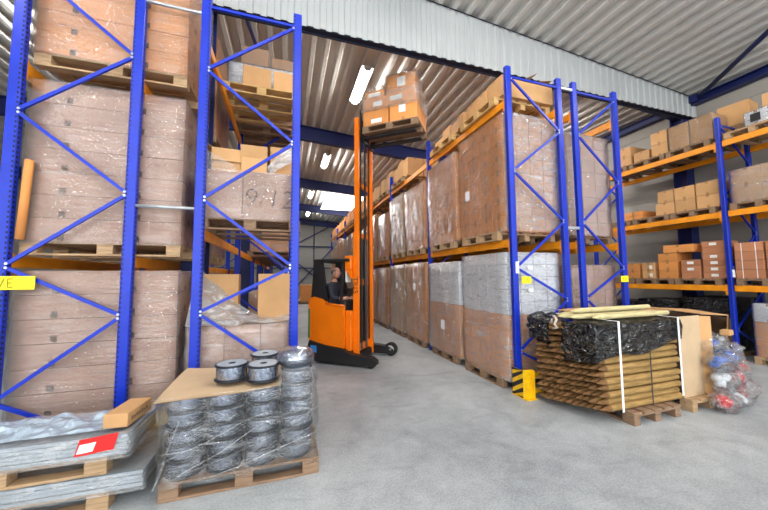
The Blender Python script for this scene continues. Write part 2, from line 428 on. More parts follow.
XA, XAb, XB, XBb, XC, XCb, XD, XDb, XE, XEb = -2.6, -1.6, -.95, .09, 3.37, 4.42, 4.77, 5.75, 8.88, 9.92
rA, pA = rack('blue pallet rack on the left, nearest upright marked by a wide yellow sign', XA, XAb, FY[:4], [2.0, 4.0], False)
rB, pB = rack('blue pallet rack left of the aisle, behind the pallet of wire reels', XB, XBb, FY[:6], LV, True)
rC, pC = rack('long orange and blue pallet rack right of the aisle, with striped guard at its foot', XC, XCb, FY, LV, False)
rD, pD = rack('blue pallet rack standing back to back behind the aisle rack, behind the bundle of stakes', XD, XDb, FY[:5], LV, True)
rE, pE = rack('pallet rack against the right side wall, full of brown cartons', XE, XEb, [3.9 - 2.88] + FY[:3], [1.53, 3.1, 4.62], False)
# row spacers, signs
for z in (2.54, 4.88): MB().tube([(XAb + .05, 3.88, z), (XB - .05, 3.88, z)], .018, 8).build('row_spacer', 'galv', rB)
for z in (2.56, 5.0): MB().box(XCb + .05, XD - .05, 3.87, 3.9, z - .02, z + .02).build('row_spacer', 'galv', rC)
def sign(post, x0, x1, z0, z1, strokes):
    s = MB().box(x0, x1, 3.835, 3.842, z0, z1, b=.002).build('location_sign', 'sign', post)
    s.location = (0, 0, 0)
    b = MB()
    for (u0, v0, u1, v1) in strokes:
        w, h = x1 - x0, z1 - z0
        b.bar((x0 + u0 * w, 3.834, z0 + v0 * h), (x0 + u1 * w, 3.834, z0 + v1 * h), .002, .011, up=(0, 0, 1))
    b.build('marking', 'ink', s)
def fixorg(p, rt): ORG[p.name] = Vector(p.location) + ORG[rt.name]
for rt, ps in ((rA, pA), (rB, pB), (rC, pC), (rD, pD), (rE, pE)):
    for d in ps:
        for p in d.values(): fixorg(p, rt)
sign(pA[0][XA], -2.66, -2.31, 1.66, 1.79, [(.2, .8, .28, .2), (.28, .2, .36, .8), (.44, .8, .44, .2), (.44, .8, .54, .8), (.44, .5, .52, .5), (.44, .2, .54, .2)])
sign(pC[0][XC], 3.45, 3.63, 1.64, 1.75, [(.3, .7, .3, .3), (.5, .7, .7, .3)])
sign(pD[0][XDb], 5.58, 5.76, 1.64, 1.75, [(.3, .7, .3, .3), (.5, .7, .7, .3)])
MB().box(3.36, 3.42, 3.85, 3.862, 1.80, 1.98, b=.002).build('load_notice', 'paper', pC[0][XC], ).location = (0, 0, 0)
MB().box(8.86, 8.94, 3.85, 3.862, 1.7, 1.86, b=.002).build('load_notice', 'paper', pE[1][XE])

# floor guards
g = thing('post_guard', 'yellow corner guard with black stripes at the foot of the aisle rack', 'post guard', (3.3, 3.74, 0))
b = MB().box(3.26, 3.27, 3.68, 3.9, .0, .4, b=.003).box(3.27, 3.42, 3.68, 3.69, 0, .4, b=.003).box(3.41, 3.42, 3.62, 3.69, 0, .4, b=.003).box(3.25, 3.44, 3.6, 3.92, 0, .012)
b.build('guard_plate', 'yellow', g)
for k in range(-1, 4):
    z = k * .13
    pl = [(3.68, min(.4, max(0, z + .1))), (3.9, min(.4, max(0, z - .03))), (3.9, min(.4, max(0, z + .035))), (3.68, min(.4, max(0, z + .165)))]
    if max(q_[1] for q_ in pl) - min(q_[1] for q_ in pl) > .02: MB().prism(pl, 3.257, 3.2598, 'x').build('stripe', 'black', g)
for z in (.09, .3): MB().box(3.42, 3.62, 3.67, 3.69, z - .035, z + .045, b=.006).build('guard_rail', 'yellow', g)
g = thing('rack_end_barrier', 'yellow steel barrier on the floor between the two left racks', 'barrier', (-1.27, 3.72, 0))
for z in (.14, .36): MB().box(-1.55, -.9, 3.68, 3.74, z - .06, z + .06, b=.01).build('rail', 'yellow', g)
for x in (-1.5, -.97): MB().box(x - .04, x + .04, 3.7, 3.78, .0, .42, b=.006).box(x - .07, x + .07, 3.66, 3.84, 0, .012).build('stanchion', 'yellow', g)

# ---------------------------------------------------------------- pallets
PC = {}
def pallet(label, cx, cy, z, lx=1.2, ly=.8, along='x', mat='pal', detail=True, rz=0, group='wooden pallets'):
    L, W = (lx, ly) if along == 'x' else (ly, lx)
    key = (L, W, along, mat, detail)
    if key not in PC:
        def bx(b, l0, l1, w0, w1, z0, z1):
            if along == 'x': b.box(l0, l1, w0, w1, z0, z1, b=.003)
            else: b.box(w0, w1, l0, l1, z0, z1, b=.003)
        d = MB(); n = 5; bw = W / n * .78
        for i in range(n):
            c = -W / 2 + bw / 2 + i * (W - bw) / (n - 1); bx(d, -L / 2, L / 2, c - bw / 2, c + bw / 2, .122, .144)
        for l in (-L / 2 + .072, 0, L / 2 - .072): bx(d, l - .072, l + .072, -W / 2, W / 2, .1, .122)
        def blk(b, l, w): bx(b, l - .07, l + .07, w - .05, w + .05, .022, .1)
        def sk(b, w): bx(b, -L / 2, L / 2, w - .05, w + .05, 0, .022)
        ls = (-L / 2 + .072, 0, L / 2 - .072); ws = (-W / 2 + .05, 0, W / 2 - .05)
        if detail:
            bb = MB(); blk(bb, 0, 0); s = MB(); sk(s, 0)
            PC[key] = (d.mesh('deck', mat), bb.mesh('block', mat), s.mesh('skid', mat), [(l, w) for l in ls for w in ws], ws)
        else:
            for l in ls:
                for w in ws: blk(d, l, w)
            for w in ws: sk(d, w)
            PC[key] = (d.mesh('pallet', mat),)
    k = PC[key]
    if not detail:
        o = put('pallet', k[0], None, (cx, cy, z), rz); ORG[o.name] = Vector((cx, cy, z))
        return tag(o, label, 'pallet', group)
    t = thing('pallet', label, 'pallet', (cx, cy, z), rz, group)
    put('deck', k[0], t)
    for l, w in k[3]: put('block', k[1], t, (l, w, 0) if along == 'x' else (w, l, 0))
    for w in k[4]: put('skid', k[2], t, (0, w, 0) if along == 'x' else (w, 0, 0))
    return t

# ---------------------------------------------------------------- cartons
CC = {}
def carton_mesh(w, d, h, mat='card', tape='x'):
    w, d, h = round(w, 2), round(d, 2), round(h, 3)
    key = (w, d, h, mat, tape)
    if key not in CC:
        b = MB().box(-w / 2, w / 2, -d / 2, d / 2, 0, h, b=.005)
        if tape == 'x':
            b.box(-w / 2 - .0012, w / 2 + .0012, -.026, .026, h - .05, h + .0012, 1).box(-w / 2, w / 2, -.0015, .0015, h + .001, h + .0016, 2)
            b.box(-w / 2 - .0012, -w / 2, -.026, .026, 0, .06, 1).box(w / 2, w / 2 + .0012, -.026, .026, 0, .06, 1)
        elif tape == 'y':
            b.box(-.026, .026, -d / 2 - .0012, d / 2 + .0012, h - .05, h + .0012, 1).box(-.0015, .0015, -d / 2, d / 2, h + .001, h + .0016, 2)
            b.box(-.026, .026, -d / 2 - .0012, -d / 2, 0, .06, 1)
        elif tape == 'mark':
            for u in (-.27, .2): b.box(u * w - .028, u * w + .028, -d / 2 - .001, -d / 2, .01, .075, 2)
            b.box(w / 2, w / 2 + .001, -.03, .03, .01, .075, 2)
        CC[key] = b.mesh('carton', [mat, 'tape', 'seam'])
    return CC[key]
LAB = {}
def label_mesh(w, h, axis, mat='paper'):
    key = (w, h, axis, mat)
    if key not in LAB:
        b = MB()
        if axis == 'x': b.box(-.0015, 0, -w / 2, w / 2, 0, h)
        else: b.box(-w / 2, w / 2, -.0015, 0, 0, h)
        LAB[key] = b.mesh('shipping_label', mat)
    return LAB[key]
def carton(label, cx, cy, z, w, d, h, mat='card', tape='x', rz=0, group=None, stick=None, name='carton'):
    o = put(name, carton_mesh(w, d, h, mat, tape), None, (cx, cy, z), rz); ORG[o.name] = Vector((cx, cy, z))
    tag(o, label, 'carton', group)
    for (ax, u, v, lw, lh, lm) in (stick or ()):
        put('shipping_label', label_mesh(lw, lh, ax, lm), o, (-round(w, 2) / 2 - .0005, u, v) if ax == 'x' else (u, -round(d, 2) / 2 - .0005, v))
    return o
def shell(x0, x1, y0, y1, z0, z1, amp=.012, top=True, nx=9, nz=9, seed=0., lean=0., tuck=.02):
    """loose film wrapped round a load: four sides and the folded-over top"""
    b = MB(); sd = Vector((seed * 3.1, seed * 1.7, seed))
    cx, cy = (x0 + x1) / 2, (y0 + y1) / 2; per = []
    n = nx
    for i in range(n): per.append((x0 + (x1 - x0) * i / n, y0, 0, -1))
    for i in range(n): per.append((x1, y0 + (y1 - y0) * i / n, 1, 0))
    for i in range(n): per.append((x1 - (x1 - x0) * i / n, y1, 0, 1))
    for i in range(n): per.append((x0, y1 - (y1 - y0) * i / n, -1, 0))
    N = len(per); vs = []; fs = []
    for j in range(nz + 1):
        z = z0 + (z1 - z0) * j / nz
        for (x, y, nx_, ny_) in per:
            k = .004 + amp * (.5 + .9 * noise.noise(Vector((x * 2.3, y * 2.3, z * 7)) + sd)) ; k = max(.003, k)
            ox = nx_ * k; oy = ny_ * k
            if abs(x - x0) < 1e-6: ox = -k
            if abs(x - x1) < 1e-6: ox = k
            if abs(y - y0) < 1e-6: oy = -k
            if abs(y - y1) < 1e-6: oy = k
            vs.append((x + ox, y + oy, z))
    for j in range(nz):
        for i in range(N): fs.append((j * N + i, j * N + (i + 1) % N, (j + 1) * N + (i + 1) % N, (j + 1) * N + i))
    if top:
        o = len(vs)
        for (x, y, nx_, ny_) in per: vs.append((x + (cx - x) * .3, y + (cy - y) * .3, z1 + .006 + .01 * abs(noise.noise(Vector((x * 5, y * 5, 1)) + sd))))
        for i in range(N): fs.append((nz * N + i, nz * N + (i + 1) % N, o + (i + 1) % N, o + i))
    return b.add(vs, fs, 0, True)

def wrapped(label, x0, x1, y0, y1, z0, nx, ny, hs, mats='card', fm='film', group='wrapped loads on the racks', detail=True, tape='x', labels=(), amp=.012, seed=None, wrap=True):
    """a load of cartons wrapped in film: it moves as one"""
    t = thing('wrapped_load', label, 'wrapped load', ((x0 + x1) / 2, (y0 + y1) / 2, z0), 0, group)
    seed = R(0, 50) if seed is None else seed
    w, d = (x1 - x0) / nx, (y1 - y0) / ny; z = z0; one = MB()
    for k, h in enumerate(hs):
        m = mats if isinstance(mats, str) else mats[k]
        for i in range(nx):
            for j in range(ny):
                if 0 < i < nx - 1 and 0 < j < ny - 1 and k < len(hs) - 1: continue
                cx, cy = x0 + (i + .5) * w, y0 + (j + .5) * d
                if detail:
                    put('carton', carton_mesh(w - .006, d - .006, h - .004, m, tape), t, Vector((cx + R(-.004, .004), cy + R(-.004, .004), z)) - ORG[t.name])
                else: one.box(cx - w / 2 + .004, cx + w / 2 - .004, cy - d / 2 + .004, cy + d / 2 - .004, z, z + h - .006)
        z += h
    if not detail: one.build('carton', mats if isinstance(mats, str) else mats[0], t)
    if wrap: shell(x0, x1, y0, y1, z0 - .02, z, amp, True, 8 if detail else 3, 10 if detail else 4, seed).build('stretch_film', fm, t)
    for (ax, u, zz, lw, lh) in labels:
        put('shipping_label', label_mesh(lw, lh, ax), t, (Vector((x0 - amp - .014, u, zz)) if ax == 'x' else Vector((u, y0 - amp - .014, zz))) - ORG[t.name])
    return t
PH = .144
ORD = ['first', 'second', 'third', 'fourth', 'fifth', 'sixth', 'seventh', 'eighth', 'ninth', 'tenth', 'eleventh', 'twelfth', 'thirteenth', 'fourteenth']

# ---- aisle rack (C): two loads per bay
def cspots():
    for i in range(7):
        y = FY[i]
        yield y + .1, y + 1.41
        yield y + 1.47, y + 2.78
for k, (y0, y1) in enumerate(cspots()):
    near = k < 4; cy = (y0 + y1) / 2; od = ORD[k]
    # floor
    pallet(f'pallet on the floor under the {od} load back from the guard, aisle rack', 3.86, cy, 0, 1.2, 1.05, 'y', 'pald', near)
    if k == 0:
        wrapped('first floor load of the aisle rack, white cartons above brown ones, beside the guard', 3.32, 4.4, y0 + .02, y1 - .04, PH, 4, 5, [.25] * 4 + [.2] * 5, ['card'] * 4 + ['white'] * 5, 'filmw', tape=None, labels=[('y', 3.75, 1.86, .1, .06), ('y', 3.75, 1.7, .1, .06), ('y', 3.75, 1.5, .1, .06)], amp=.03)
    elif k == 1:
        wrapped('second floor load of the aisle rack, brown cartons under a white top third', 3.28, 4.36, y0, y1, PH, 3, 4, [.26] * 4 + [.22] * 4, ['card'] * 4 + ['white'] * 4, 'filmd', tape=None, labels=[('x', 6.0, .62, .16, .2)], amp=.02)
    else:
        h = R(1.86, 1.98)
        wrapped(f'{od} floor load back in the aisle rack, tall wrapped brown cartons', 3.28, 4.36, y0 + .02, y1 - .02, PH, 3, 4, [h / 8] * 8, 'card' if k % 3 else 'cardtan', 'film', detail=near, labels=[('x', cy, 1.4, .14, .18)] if near else ())
    # middle level
    pallet(f'pallet on the middle level under the {od} load back, aisle rack', 3.86, cy, LV[0], 1.2, 1.05, 'y', 'pal', near)
    if k == 0:
        ul = wrapped('first middle level load of the aisle rack, broad brown wrapped cartons at the corner post', 3.32, 4.4, y0, y1, LV[0] + PH, 4, 4, [.245] * 8, 'card', 'film', labels=[('x', 5.0, 3.2, .14, .18)], amp=.016)
        MB().grid(lambda u, v: (3.31 + 1.1 * u, y0 - .03 + .02 * noise.noise(Vector((u * 3, 1, v * 14))), LV[0] + PH + .02 + 1.95 * v), 16, 40).build('stretch_film', 'filmw', ul)
    else:
        h = [0, 1.86, 1.72, 1.78, 1.5, 1.7][k] if k < 6 else R(1.3, 1.9)
        wrapped(f'{od} middle level load back in the aisle rack, wrapped brown cartons', 3.28, 4.34, y0 + .03, y1 - .03, LV[0] + PH, 3, 4, [h / 7] * 7, 'card' if k % 3 else 'cardtan', 'film', detail=near, amp=.016, labels=[('x', cy - .1, 3.4, .12, .16)] if k in (2, 3) else ())
    # top level
    if k == 2: continue
    pallet(f'pallet on the top level, {od} back along the aisle rack', 3.88, cy, LV[1], 1.2, 1.05, 'y', 'pall' if k < 2 else 'pal', near)
    z = LV[1] + PH
    G = 'cartons on top of the aisle rack'
    if k == 0:
        for j, (a, c_, h) in enumerate(((4.05, 4.44, .36), (4.45, 4.78, .34), (4.79, 5.1, .33))):
            carton(f'long brown carton on the corner pallet atop the aisle rack, {ORD[j]} from the corner post', 3.93, (a + c_) / 2, z, 1.08, c_ - a - .01, h, 'cardtan', 'x', 0, G)
        for j, (x, y, h) in enumerate(((3.5, 5.22, .26), (3.9, 5.22, .2))):
            carton('short brown carton at the inner end of the corner pallet, ' + ('aisle side' if j == 0 else 'middle'), x, y, z, .36, .2, h, 'cardtan', 'y', 0, G)
        for j, (x0, ang) in enumerate(((4.0, .5), (4.3, .22))):
            f = MB().box(-.14, .14, -.2, .2, 0, .006, mat=Matrix.Translation((0, 0, .0)) @ Matrix.Rotation(-ang, 4, 'Y')).build('cardboard_flap', 'cardgrey')
            f.location = (x0, 4.22, z + .36 + .145 * math.sin(ang))
            tag(f, 'loose bent cardboard sheet on the corner carton, ' + ('nearer the corner post' if j == 0 else 'at the rear post'), 'cardboard sheet', 'loose sheets on the corner carton')
    elif k == 1:
        for j, (x, y, w, d, h) in enumerate(((3.55, 5.55, .36, .3, .24), (3.95, 5.55, .4, .3, .2), (3.55, 5.9, .36, .34, .3), (3.95, 5.92, .4, .34, .3), (3.6, 6.3, .4, .36, .2))):
            carton(['small carton on the second top pallet, near the aisle edge', 'small carton on the second top pallet, set back from the aisle', 'taller small carton in the middle of the second top pallet', 'taller carton behind the middle one on the second top pallet', 'low carton at the far end of the second top pallet'][j], x, y, z, w, d, h, 'cardtan', 'y', 0, G)
    else:
        for j in range(3):
            for i in range(2):
                h = [.72, .72, .7, .55, .62, .5, .6, .5][(k + j) % 8]
                carton(f'big brown carton on the {od} top pallet of the aisle rack, {ORD[j]} along, ' + ('aisle side' if i == 0 else 'rear side'), 3.65 + i * .52, y0 + .2 + j * .42, z, .5, .4, h, 'cardtan' if k < 6 else 'card', 'y', 0, G)

# ---- rack D behind it
for k in range(6):
    i, s = divmod(k, 2); y0 = FY[i] + (.16 if s == 0 else 1.5); y1 = y0 + 1.2; near = k < 2; od = ORD[k]
    pallet(f'pallet on the floor under the {od} load of the rack behind the stakes', 5.26, (y0 + y1) / 2, 0, 1.2, 1.0, 'y', 'pald', near)
    wrapped(f'{od} floor load of the rack behind the stakes, pinkish cartons in film', 4.74, 5.74, y0, y1, PH, 4, 4, [.225] * 8, 'cardpink', 'filmd', detail=near)
    pallet(f'pallet on the middle level under the {od} load of the rack behind the stakes', 5.26, (y0 + y1) / 2, LV[0], 1.2, 1.0, 'y', 'pald', near)
    wrapped(f'{od} middle level load of the rack behind the stakes, whitish and shiny in film', 4.76, 5.72, y0, y1, LV[0] + PH, 3, 4, [.23] * 8, 'cardpink', 'filmw', detail=near, amp=.025)

# ---- rack A on the left
GA = 'loads of the left rack'
for k in range(2):
    y0 = 3.98 + k * 1.5; y1 = y0 + 1.07; near = k == 0; nn = 'front' if near else 'second'
    for lev, zb_, n, h in (('floor', 0, 7, .243), ('middle', 2.0, 7, .243), ('top', 4.0, 7, .24)):
        pallet(f'{nn} pallet on the {lev} level of the left rack', -1.85, (y0 + y1) / 2, zb_, 1.4, 1.05, 'x', 'pal', near)
        la = wrapped(f'{nn} {lev} level load of the left rack, long dull pink cartons in film', -2.55, -1.15, y0, y1, zb_ + PH, 1, 2, [h] * n, 'cardpink' if lev != 'top' else 'card', 'filma', GA, near, 'mark', seed=3 + k)
# upright tubes seen at the left edge of the middle load
t = tag(MB().tube([(-2.5, 3.92, 2.15), (-2.47, 3.92, 2.95)], .035, 14).build('cardboard_tube', 'card'), 'upright cardboard tube at the left edge of the left rack middle load', 'cardboard tube')
la0 = [o for o in COL.objects if o.get('label') == 'front top level load of the left rack, long dull pink cartons in film'][0]
MB().grid(lambda u, v: (-2.7 - .12 * u + .03 * noise.noise(Vector((u * 4, v * 6, 0))), 3.96 + .35 * u, 4.95 - 1.15 * v + .1 * u), 8, 12).build('loose_film', 'filmw', la0)

# ---- rack B
def open_carton(label, cx, cy, z, w, d, h, mat='cardtan', flaps=(1, 1, 1, 1), rz=0, group=None, fl=None):
    t = thing('open_carton', label, 'carton', (cx, cy, z), rz, group); e = .006
    b = MB().box(-w / 2, w / 2, -d / 2, -d / 2 + e, 0, h).box(-w / 2, w / 2, d / 2 - e, d / 2, 0, h).box(-w / 2, -w / 2 + e, -d / 2, d / 2, 0, h).box(w / 2 - e, w / 2, -d / 2, d / 2, 0, h).box(-w / 2, w / 2, -d / 2, d / 2, 0, e)
    b.build('body', mat, t, True)
    fl = fl or min(w, d) * .48
    for k, ang in enumerate(flaps):
        if ang is None: continue
        ln = w if k < 2 else d
        m = {0: Matrix.Translation((0, -d / 2, h)), 1: Matrix.Translation((0, d / 2, h)) @ Matrix.Rotation(PI, 4, 'Z'), 2: Matrix.Translation((-w / 2, 0, h)) @ Matrix.Rotation(-PI / 2, 4, 'Z'), 3: Matrix.Translation((w / 2, 0, h)) @ Matrix.Rotation(PI / 2, 4, 'Z')}[k] @ Matrix.Rotation(-ang, 4, 'X')
        MB().box(-ln / 2, ln / 2, -fl, 0, 0, e, mat=m).build('flap', mat, t, True)
    return t
pallet('pallet on the floor of the rack behind the reels, under the draped crate', -.42, 4.55, 0, 1.2, 1.0, 'x', 'pald', True)
cr = wrapped('three tall boxes wrapped together on the floor behind the wire reels', -1.06, .1, 4.0, 5.1, PH, 3, 2, [1.06], 'cardpink', 'filmd', 'loads of the rack behind the reels', True, 'y', amp=.02)
def drape(u, v):
    x = -1.08 + 1.18 * u
    z = 1.22 + .62 * max(0, 1 - u * 1.7) ** 1.3 * v + .05 * noise.noise(Vector((u * 6, v * 5, 2))) + .06 * v
    return (x, 4.0 + .55 * v - .02 + .03 * noise.noise(Vector((u * 7, v * 3, 9))), z)
MB().grid(drape, 26, 14).build('film_drape', 'filmk', cr)
carton('tan carton standing behind the film on the draped boxes, at the left post', -.86, 4.62, 1.21, .5, .2, .6, 'cardtan', None, 0, 'cartons standing on the draped boxes')
carton('tall tan carton standing on the draped boxes beside the right post', -.14, 4.38, 1.21, .42, .14, .6, 'cardtan', None, 0, 'cartons standing on the draped boxes')
GB = 'cartons on the middle level behind the reels'
zz = LV[0] + PH
pallet('pallet on the middle level of the rack behind the reels, under handwritten boxes', -.44, 4.55, LV[0], 1.2, 1.0, 'x', 'pald', True)
wl = thing('wrapped_load', 'pair of big dull boxes in film behind the reels, one with a handwritten number', 'wrapped load', (-.48, 4.5, zz), 0, 'loads of the rack behind the reels')
put('carton', carton_mesh(.49, .9, .58, 'cardpink', None), wl, (-.3, 0, 0))
put('carton', carton_mesh(.59, .9, .6, 'cardpink', None), wl, (.25, 0, 0))
text('handwriting', '9/12', .34, 'pen', wl, (.25, -.4525, .15), (PI / 2, 0, 0), -.006, .15, 'CENTER')
shell(-1.04, .08, 4.05, 4.95, zz - .01, zz + .6, .012, False, 8, 8, 4.).build('stretch_film', 'filma', wl)
open_carton('open carton with raised flaps half under film, upper left behind the reels', -.73, 4.42, zz + .59, .4, .36, .34, 'cardtan', (-1.45, -1.2, .6, -.9), .05, GB)
open_carton('open tan carton with its front flap down, between two boxes above the number', -.42, 4.36, zz + .61, .32, .32, .22, 'cardtan', (1.1, -1.3, None, None), 0, GB)
carton('tan carton beside the right post, above the handwritten box', -.08, 4.45, zz + .61, .3, .4, .42, 'cardtan', 'y', 0, GB)
f = MB().grid(lambda u, v: (-.36 + .46 * u, 4.22 - .03 * v + .02 * noise.noise(Vector((u * 9, v * 9, 0))), zz + .56 + .46 * u + (.16 - .3 * v) * (.4 + .6 * u) + .04 * noise.noise(Vector((u * 7, v * 6, 3)))), 14, 10).build('loose_film', 'filmk')
tag(f, 'crumpled clear film hanging over the boxes beside the right post', 'plastic film')
f = MB().grid(lambda u, v: (-1.0 + .36 * u, 4.2 - .05 * math.sin(u * PI) + .02 * noise.noise(Vector((u * 9, v * 9, 0))), zz + .58 + .3 * v * (1 - .6 * u) + .02 * noise.noise(Vector((u * 7, v * 6, 3)))), 12, 10).build('loose_film', 'filmd')
tag(f, 'grey film wrapped over the open carton at the left post', 'plastic film')
# top of rack B
zt = LV[1]
pallet('light wood pallet on the top level of the rack behind the reels', -.42, 5.5, zt, 1.2, 1.0, 'x', 'pall', True)
GT = 'cartons on the top level behind the reels'
zz = zt + PH
carton('tan carton on the top pallet behind the reels, left one of the front pair', -.5, 5.2, zz, .42, .34, .33, 'cardtan', None, .06, GT)
carton('tan carton on the top pallet behind the reels, right one of the front pair', -.05, 5.2, zz, .4, .34, .32, 'cardtan', None, 0, GT)
wrapped('pale wrapped block behind the two tan cartons on the top pallet', -.98, .14, 5.42, 6.0, zz, 2, 1, [.62], 'white', 'filmd', 'loads of the rack behind the reels', True)
carton('dark brown box on the pale wrapped block, the taller left one', -.58, 5.7, zz + .64, .44, .36, .36, 'cardgrey', 'y', 0, GT)
carton('dark brown box on the pale wrapped block, the right one', -.1, 5.7, zz + .64, .42, .36, .24, 'cardgrey', 'y', 0, GT)
for k in range(8):
    i, s = divmod(k, 2); y = 7.4 + k * 1.3; od = ORD[k]
    pallet(f'dark pallet on the top level behind the light wood one, {od} back', -.42, y - .55, zt, 1.2, 1.0, 'x', 'pald', False)
    wrapped(f'wrapped cartons atop the rack behind the reels, {od} behind the pale block', -.95, .1, y - 1.05, y - .05, zz, 2, 2, [.3] * 2, 'card', 'filmd', 'loads of the rack behind the reels', False)
    if k > 1:
        for lev, zb_ in (('floor', 0), ('middle', LV[0])):
            pallet(f'pallet on the {lev} level of the rack behind the reels, {ORD[k - 2]} one deep inside', -.42, y - .55, zb_, 1.2, 1.0, 'x', 'pald', False)
            wrapped(f'wrapped cartons on the {lev} level deep inside the rack behind the reels, {ORD[k - 2]} back', -.95, .1, y - 1.05, y - .05, zb_ + PH, 2, 2, [.42] * 3, 'card', 'filmd', 'loads of the rack behind the reels', False)

# ---- side rack E: loose cartons, counted one by one
XF = 8.9
GE = {'top': 'cartons on the top shelf of the side rack', 'mid': 'cartons on the middle shelf of the side rack', 'low': 'cartons on the lowest shelf of the side rack'}
Z = {'top': 4.62, 'mid': 3.1, 'low': 1.53}
for lev in ('top', 'mid', 'low'):
    nm = {'top': 'top', 'mid': 'middle', 'low': 'lowest'}[lev]
    for j, y in enumerate((4.45, 5.3, 6.18)):
        pallet(f'pallet on the {nm} shelf of the side rack, {ORD[j]} left of the blue post', XF + .55, y, Z[lev], 1.2, .82, 'x', 'pald', True)
    for j, y in enumerate((3.4, 2.5)):
        pallet(f'pallet on the {nm} shelf of the side rack, ' + ('just right of the blue post' if j == 0 else 'second right of the post'), XF + .55, y, Z[lev], 1.2, .82, 'x', 'pal' if lev == 'top' else 'pald', j == 0)
def ebox(lev, desc, y0, y1, z, h, w=.5, mat='cardtan', tape='x', x=0, stick=None):
    return carton(desc, XF + .03 + x + w / 2, (y0 + y1) / 2, Z[lev] + PH + z, w, abs(y1 - y0) - .01, h, mat, tape, 0, GE[lev], stick)
# top shelf
for j in range(2): ebox('top', 'carton in the pair at the far left of the top side shelf, ' + ('lower' if j == 0 else 'upper'), 5.68, 6.05, j * .26, .255, .7)
ebox('top', 'single low carton on the top side shelf, between two taller piles', 5.25, 5.62, 0, .27)
for j in range(2): ebox('top', 'carton in the two-high pile left of the wrapped pair, top side shelf, ' + ('lower' if j == 0 else 'upper'), 4.84, 5.2, j * .31, .305)
wrapped('left half of the shiny wrapped pair on the top side shelf', XF + .02, XF + .7, 4.42, 4.81, Z['top'] + PH, 1, 1, [.6], 'cardtan', 'film', 'wrapped goods on the side rack')
wrapped('right half of the shiny wrapped pair on the top side shelf, beside the post', XF + .02, XF + .7, 3.99, 4.4, Z['top'] + PH, 1, 1, [.6], 'cardtan', 'film', 'wrapped goods on the side rack')
carton('big carton standing high behind the blue post on the top side shelf', XF + .84, 3.93, Z['top'] + PH + .32, .5, .5, .5, 'cardtan', 'y', .12, GE['top'])
wrapped('wrapped box under the big carton behind the blue post, top side shelf', XF + .56, XF + 1.1, 3.66, 4.2, Z['top'] + PH, 1, 1, [.3], 'cardtan', 'film', 'wrapped goods on the side rack')
for j, y in enumerate((3.36, 3.02, 2.68)):
    w_ = wrapped('white wrapped pack with a black square on the top side shelf, ' + ORD[j] + ' from the post', XF + .05, XF + .5, y - .16, y + .16, Z['top'] + PH, 1, 1, [.3], 'white', 'filmw', 'white packs on the side rack')
    put('black_mark', label_mesh(.14, .16, 'x', 'black'), w_, (-.25, 0, .07))
carton('tan carton lying on the white packs at the right edge of the top side shelf', XF + .4, 3.05, Z['top'] + PH + .32, .5, .5, .28, 'cardtan', 'y', 0, GE['top'])
# middle shelf
for j in range(2): ebox('mid', 'flat carton at the far left of the middle side shelf, ' + ('lower' if j == 0 else 'upper'), 5.5, 5.95, j * .11, .105, .7, 'card')
for j, (a, c_) in enumerate(((4.8, 5.2), (4.4, 4.79), (3.98, 4.38))):
    for k in range(2):
        ebox('mid', f'carton in the two-high row on the middle side shelf, {("lower", "upper")[k]} row, ' + ('left', 'centre', 'beside the post')[j], a, c_ - (.06 if k and j == 0 else 0), k * .3, .295, .5, 'cardtan', 'x')
wrapped('four pale cartons wrapped together right of the post on the middle side shelf', XF + .02, XF + 1.0, 2.9, 3.8, Z['mid'] + PH, 2, 2, [.34, .36], 'cardtan', 'filmd', 'wrapped goods on the side rack')
# lowest shelf
wh = lambda d: [('x', 0, .05, .11, .06, 'paper')]
for j in range(2): ebox('low', 'carton in the pair at the far left of the lowest side shelf, ' + ('lower' if j == 0 else 'upper'), 5.66, 6.0, j * .2, .195, .6, 'card')
for j in range(2): ebox('low', 'labelled carton in the short pair, second pile on the lowest side shelf, ' + ('lower' if j == 0 else 'upper'), 5.3, 5.6, j * .2, .195, .4, 'cardtan', 'x', 0, [('x', -.06, .04, .07, .09, 'paper')])
for j in range(3): ebox('low', f'carton in the three-layer pile under the long box, lowest side shelf, {ORD[j]} from below', 4.83, 5.22, j * .205, .2, .6, 'card')
ebox('low', 'long flat carton lying across the top of the middle pile, lowest side shelf', 4.5, 5.1, .62, .18, .5, 'card')
for j in range(3): ebox('low', f'reddish labelled carton in the three-high pile left of the tall one, {ORD[j]} from below', 4.4, 4.76, j * .145, .14, .5, 'cardred', None, 0, [('x', -.0, .04, .12, .06, 'paper')] if j else None)
for j in range(6): ebox('low', f'reddish labelled carton in the tall pile beside the blue post, {ORD[j]} from below', 3.97, 4.36, j * .138, .133, .5, 'cardred', None, 0, [('x', 0, .04, .12, .06, 'paper')] if j not in (4,) else None)
for j in range(4):
    for i, (a, c_) in enumerate(((3.42, 3.84), (2.98, 3.4))):
        c = ebox('low', f'strapped reddish carton on the lowest side shelf, {ORD[j]} layer, ' + ('beside the post' if i == 0 else 'farther right'), a, c_, j * .185 + (0), .18, .9, 'cardred', None)
        b = MB()
        for s in (-.1, .1): b.box(-.4515, -.45, s - .006, s + .006, 0, .18).box(-.45, .45, s - .006, s + .006, .18, .1812)
        b.build('strap', 'strap', c, True)
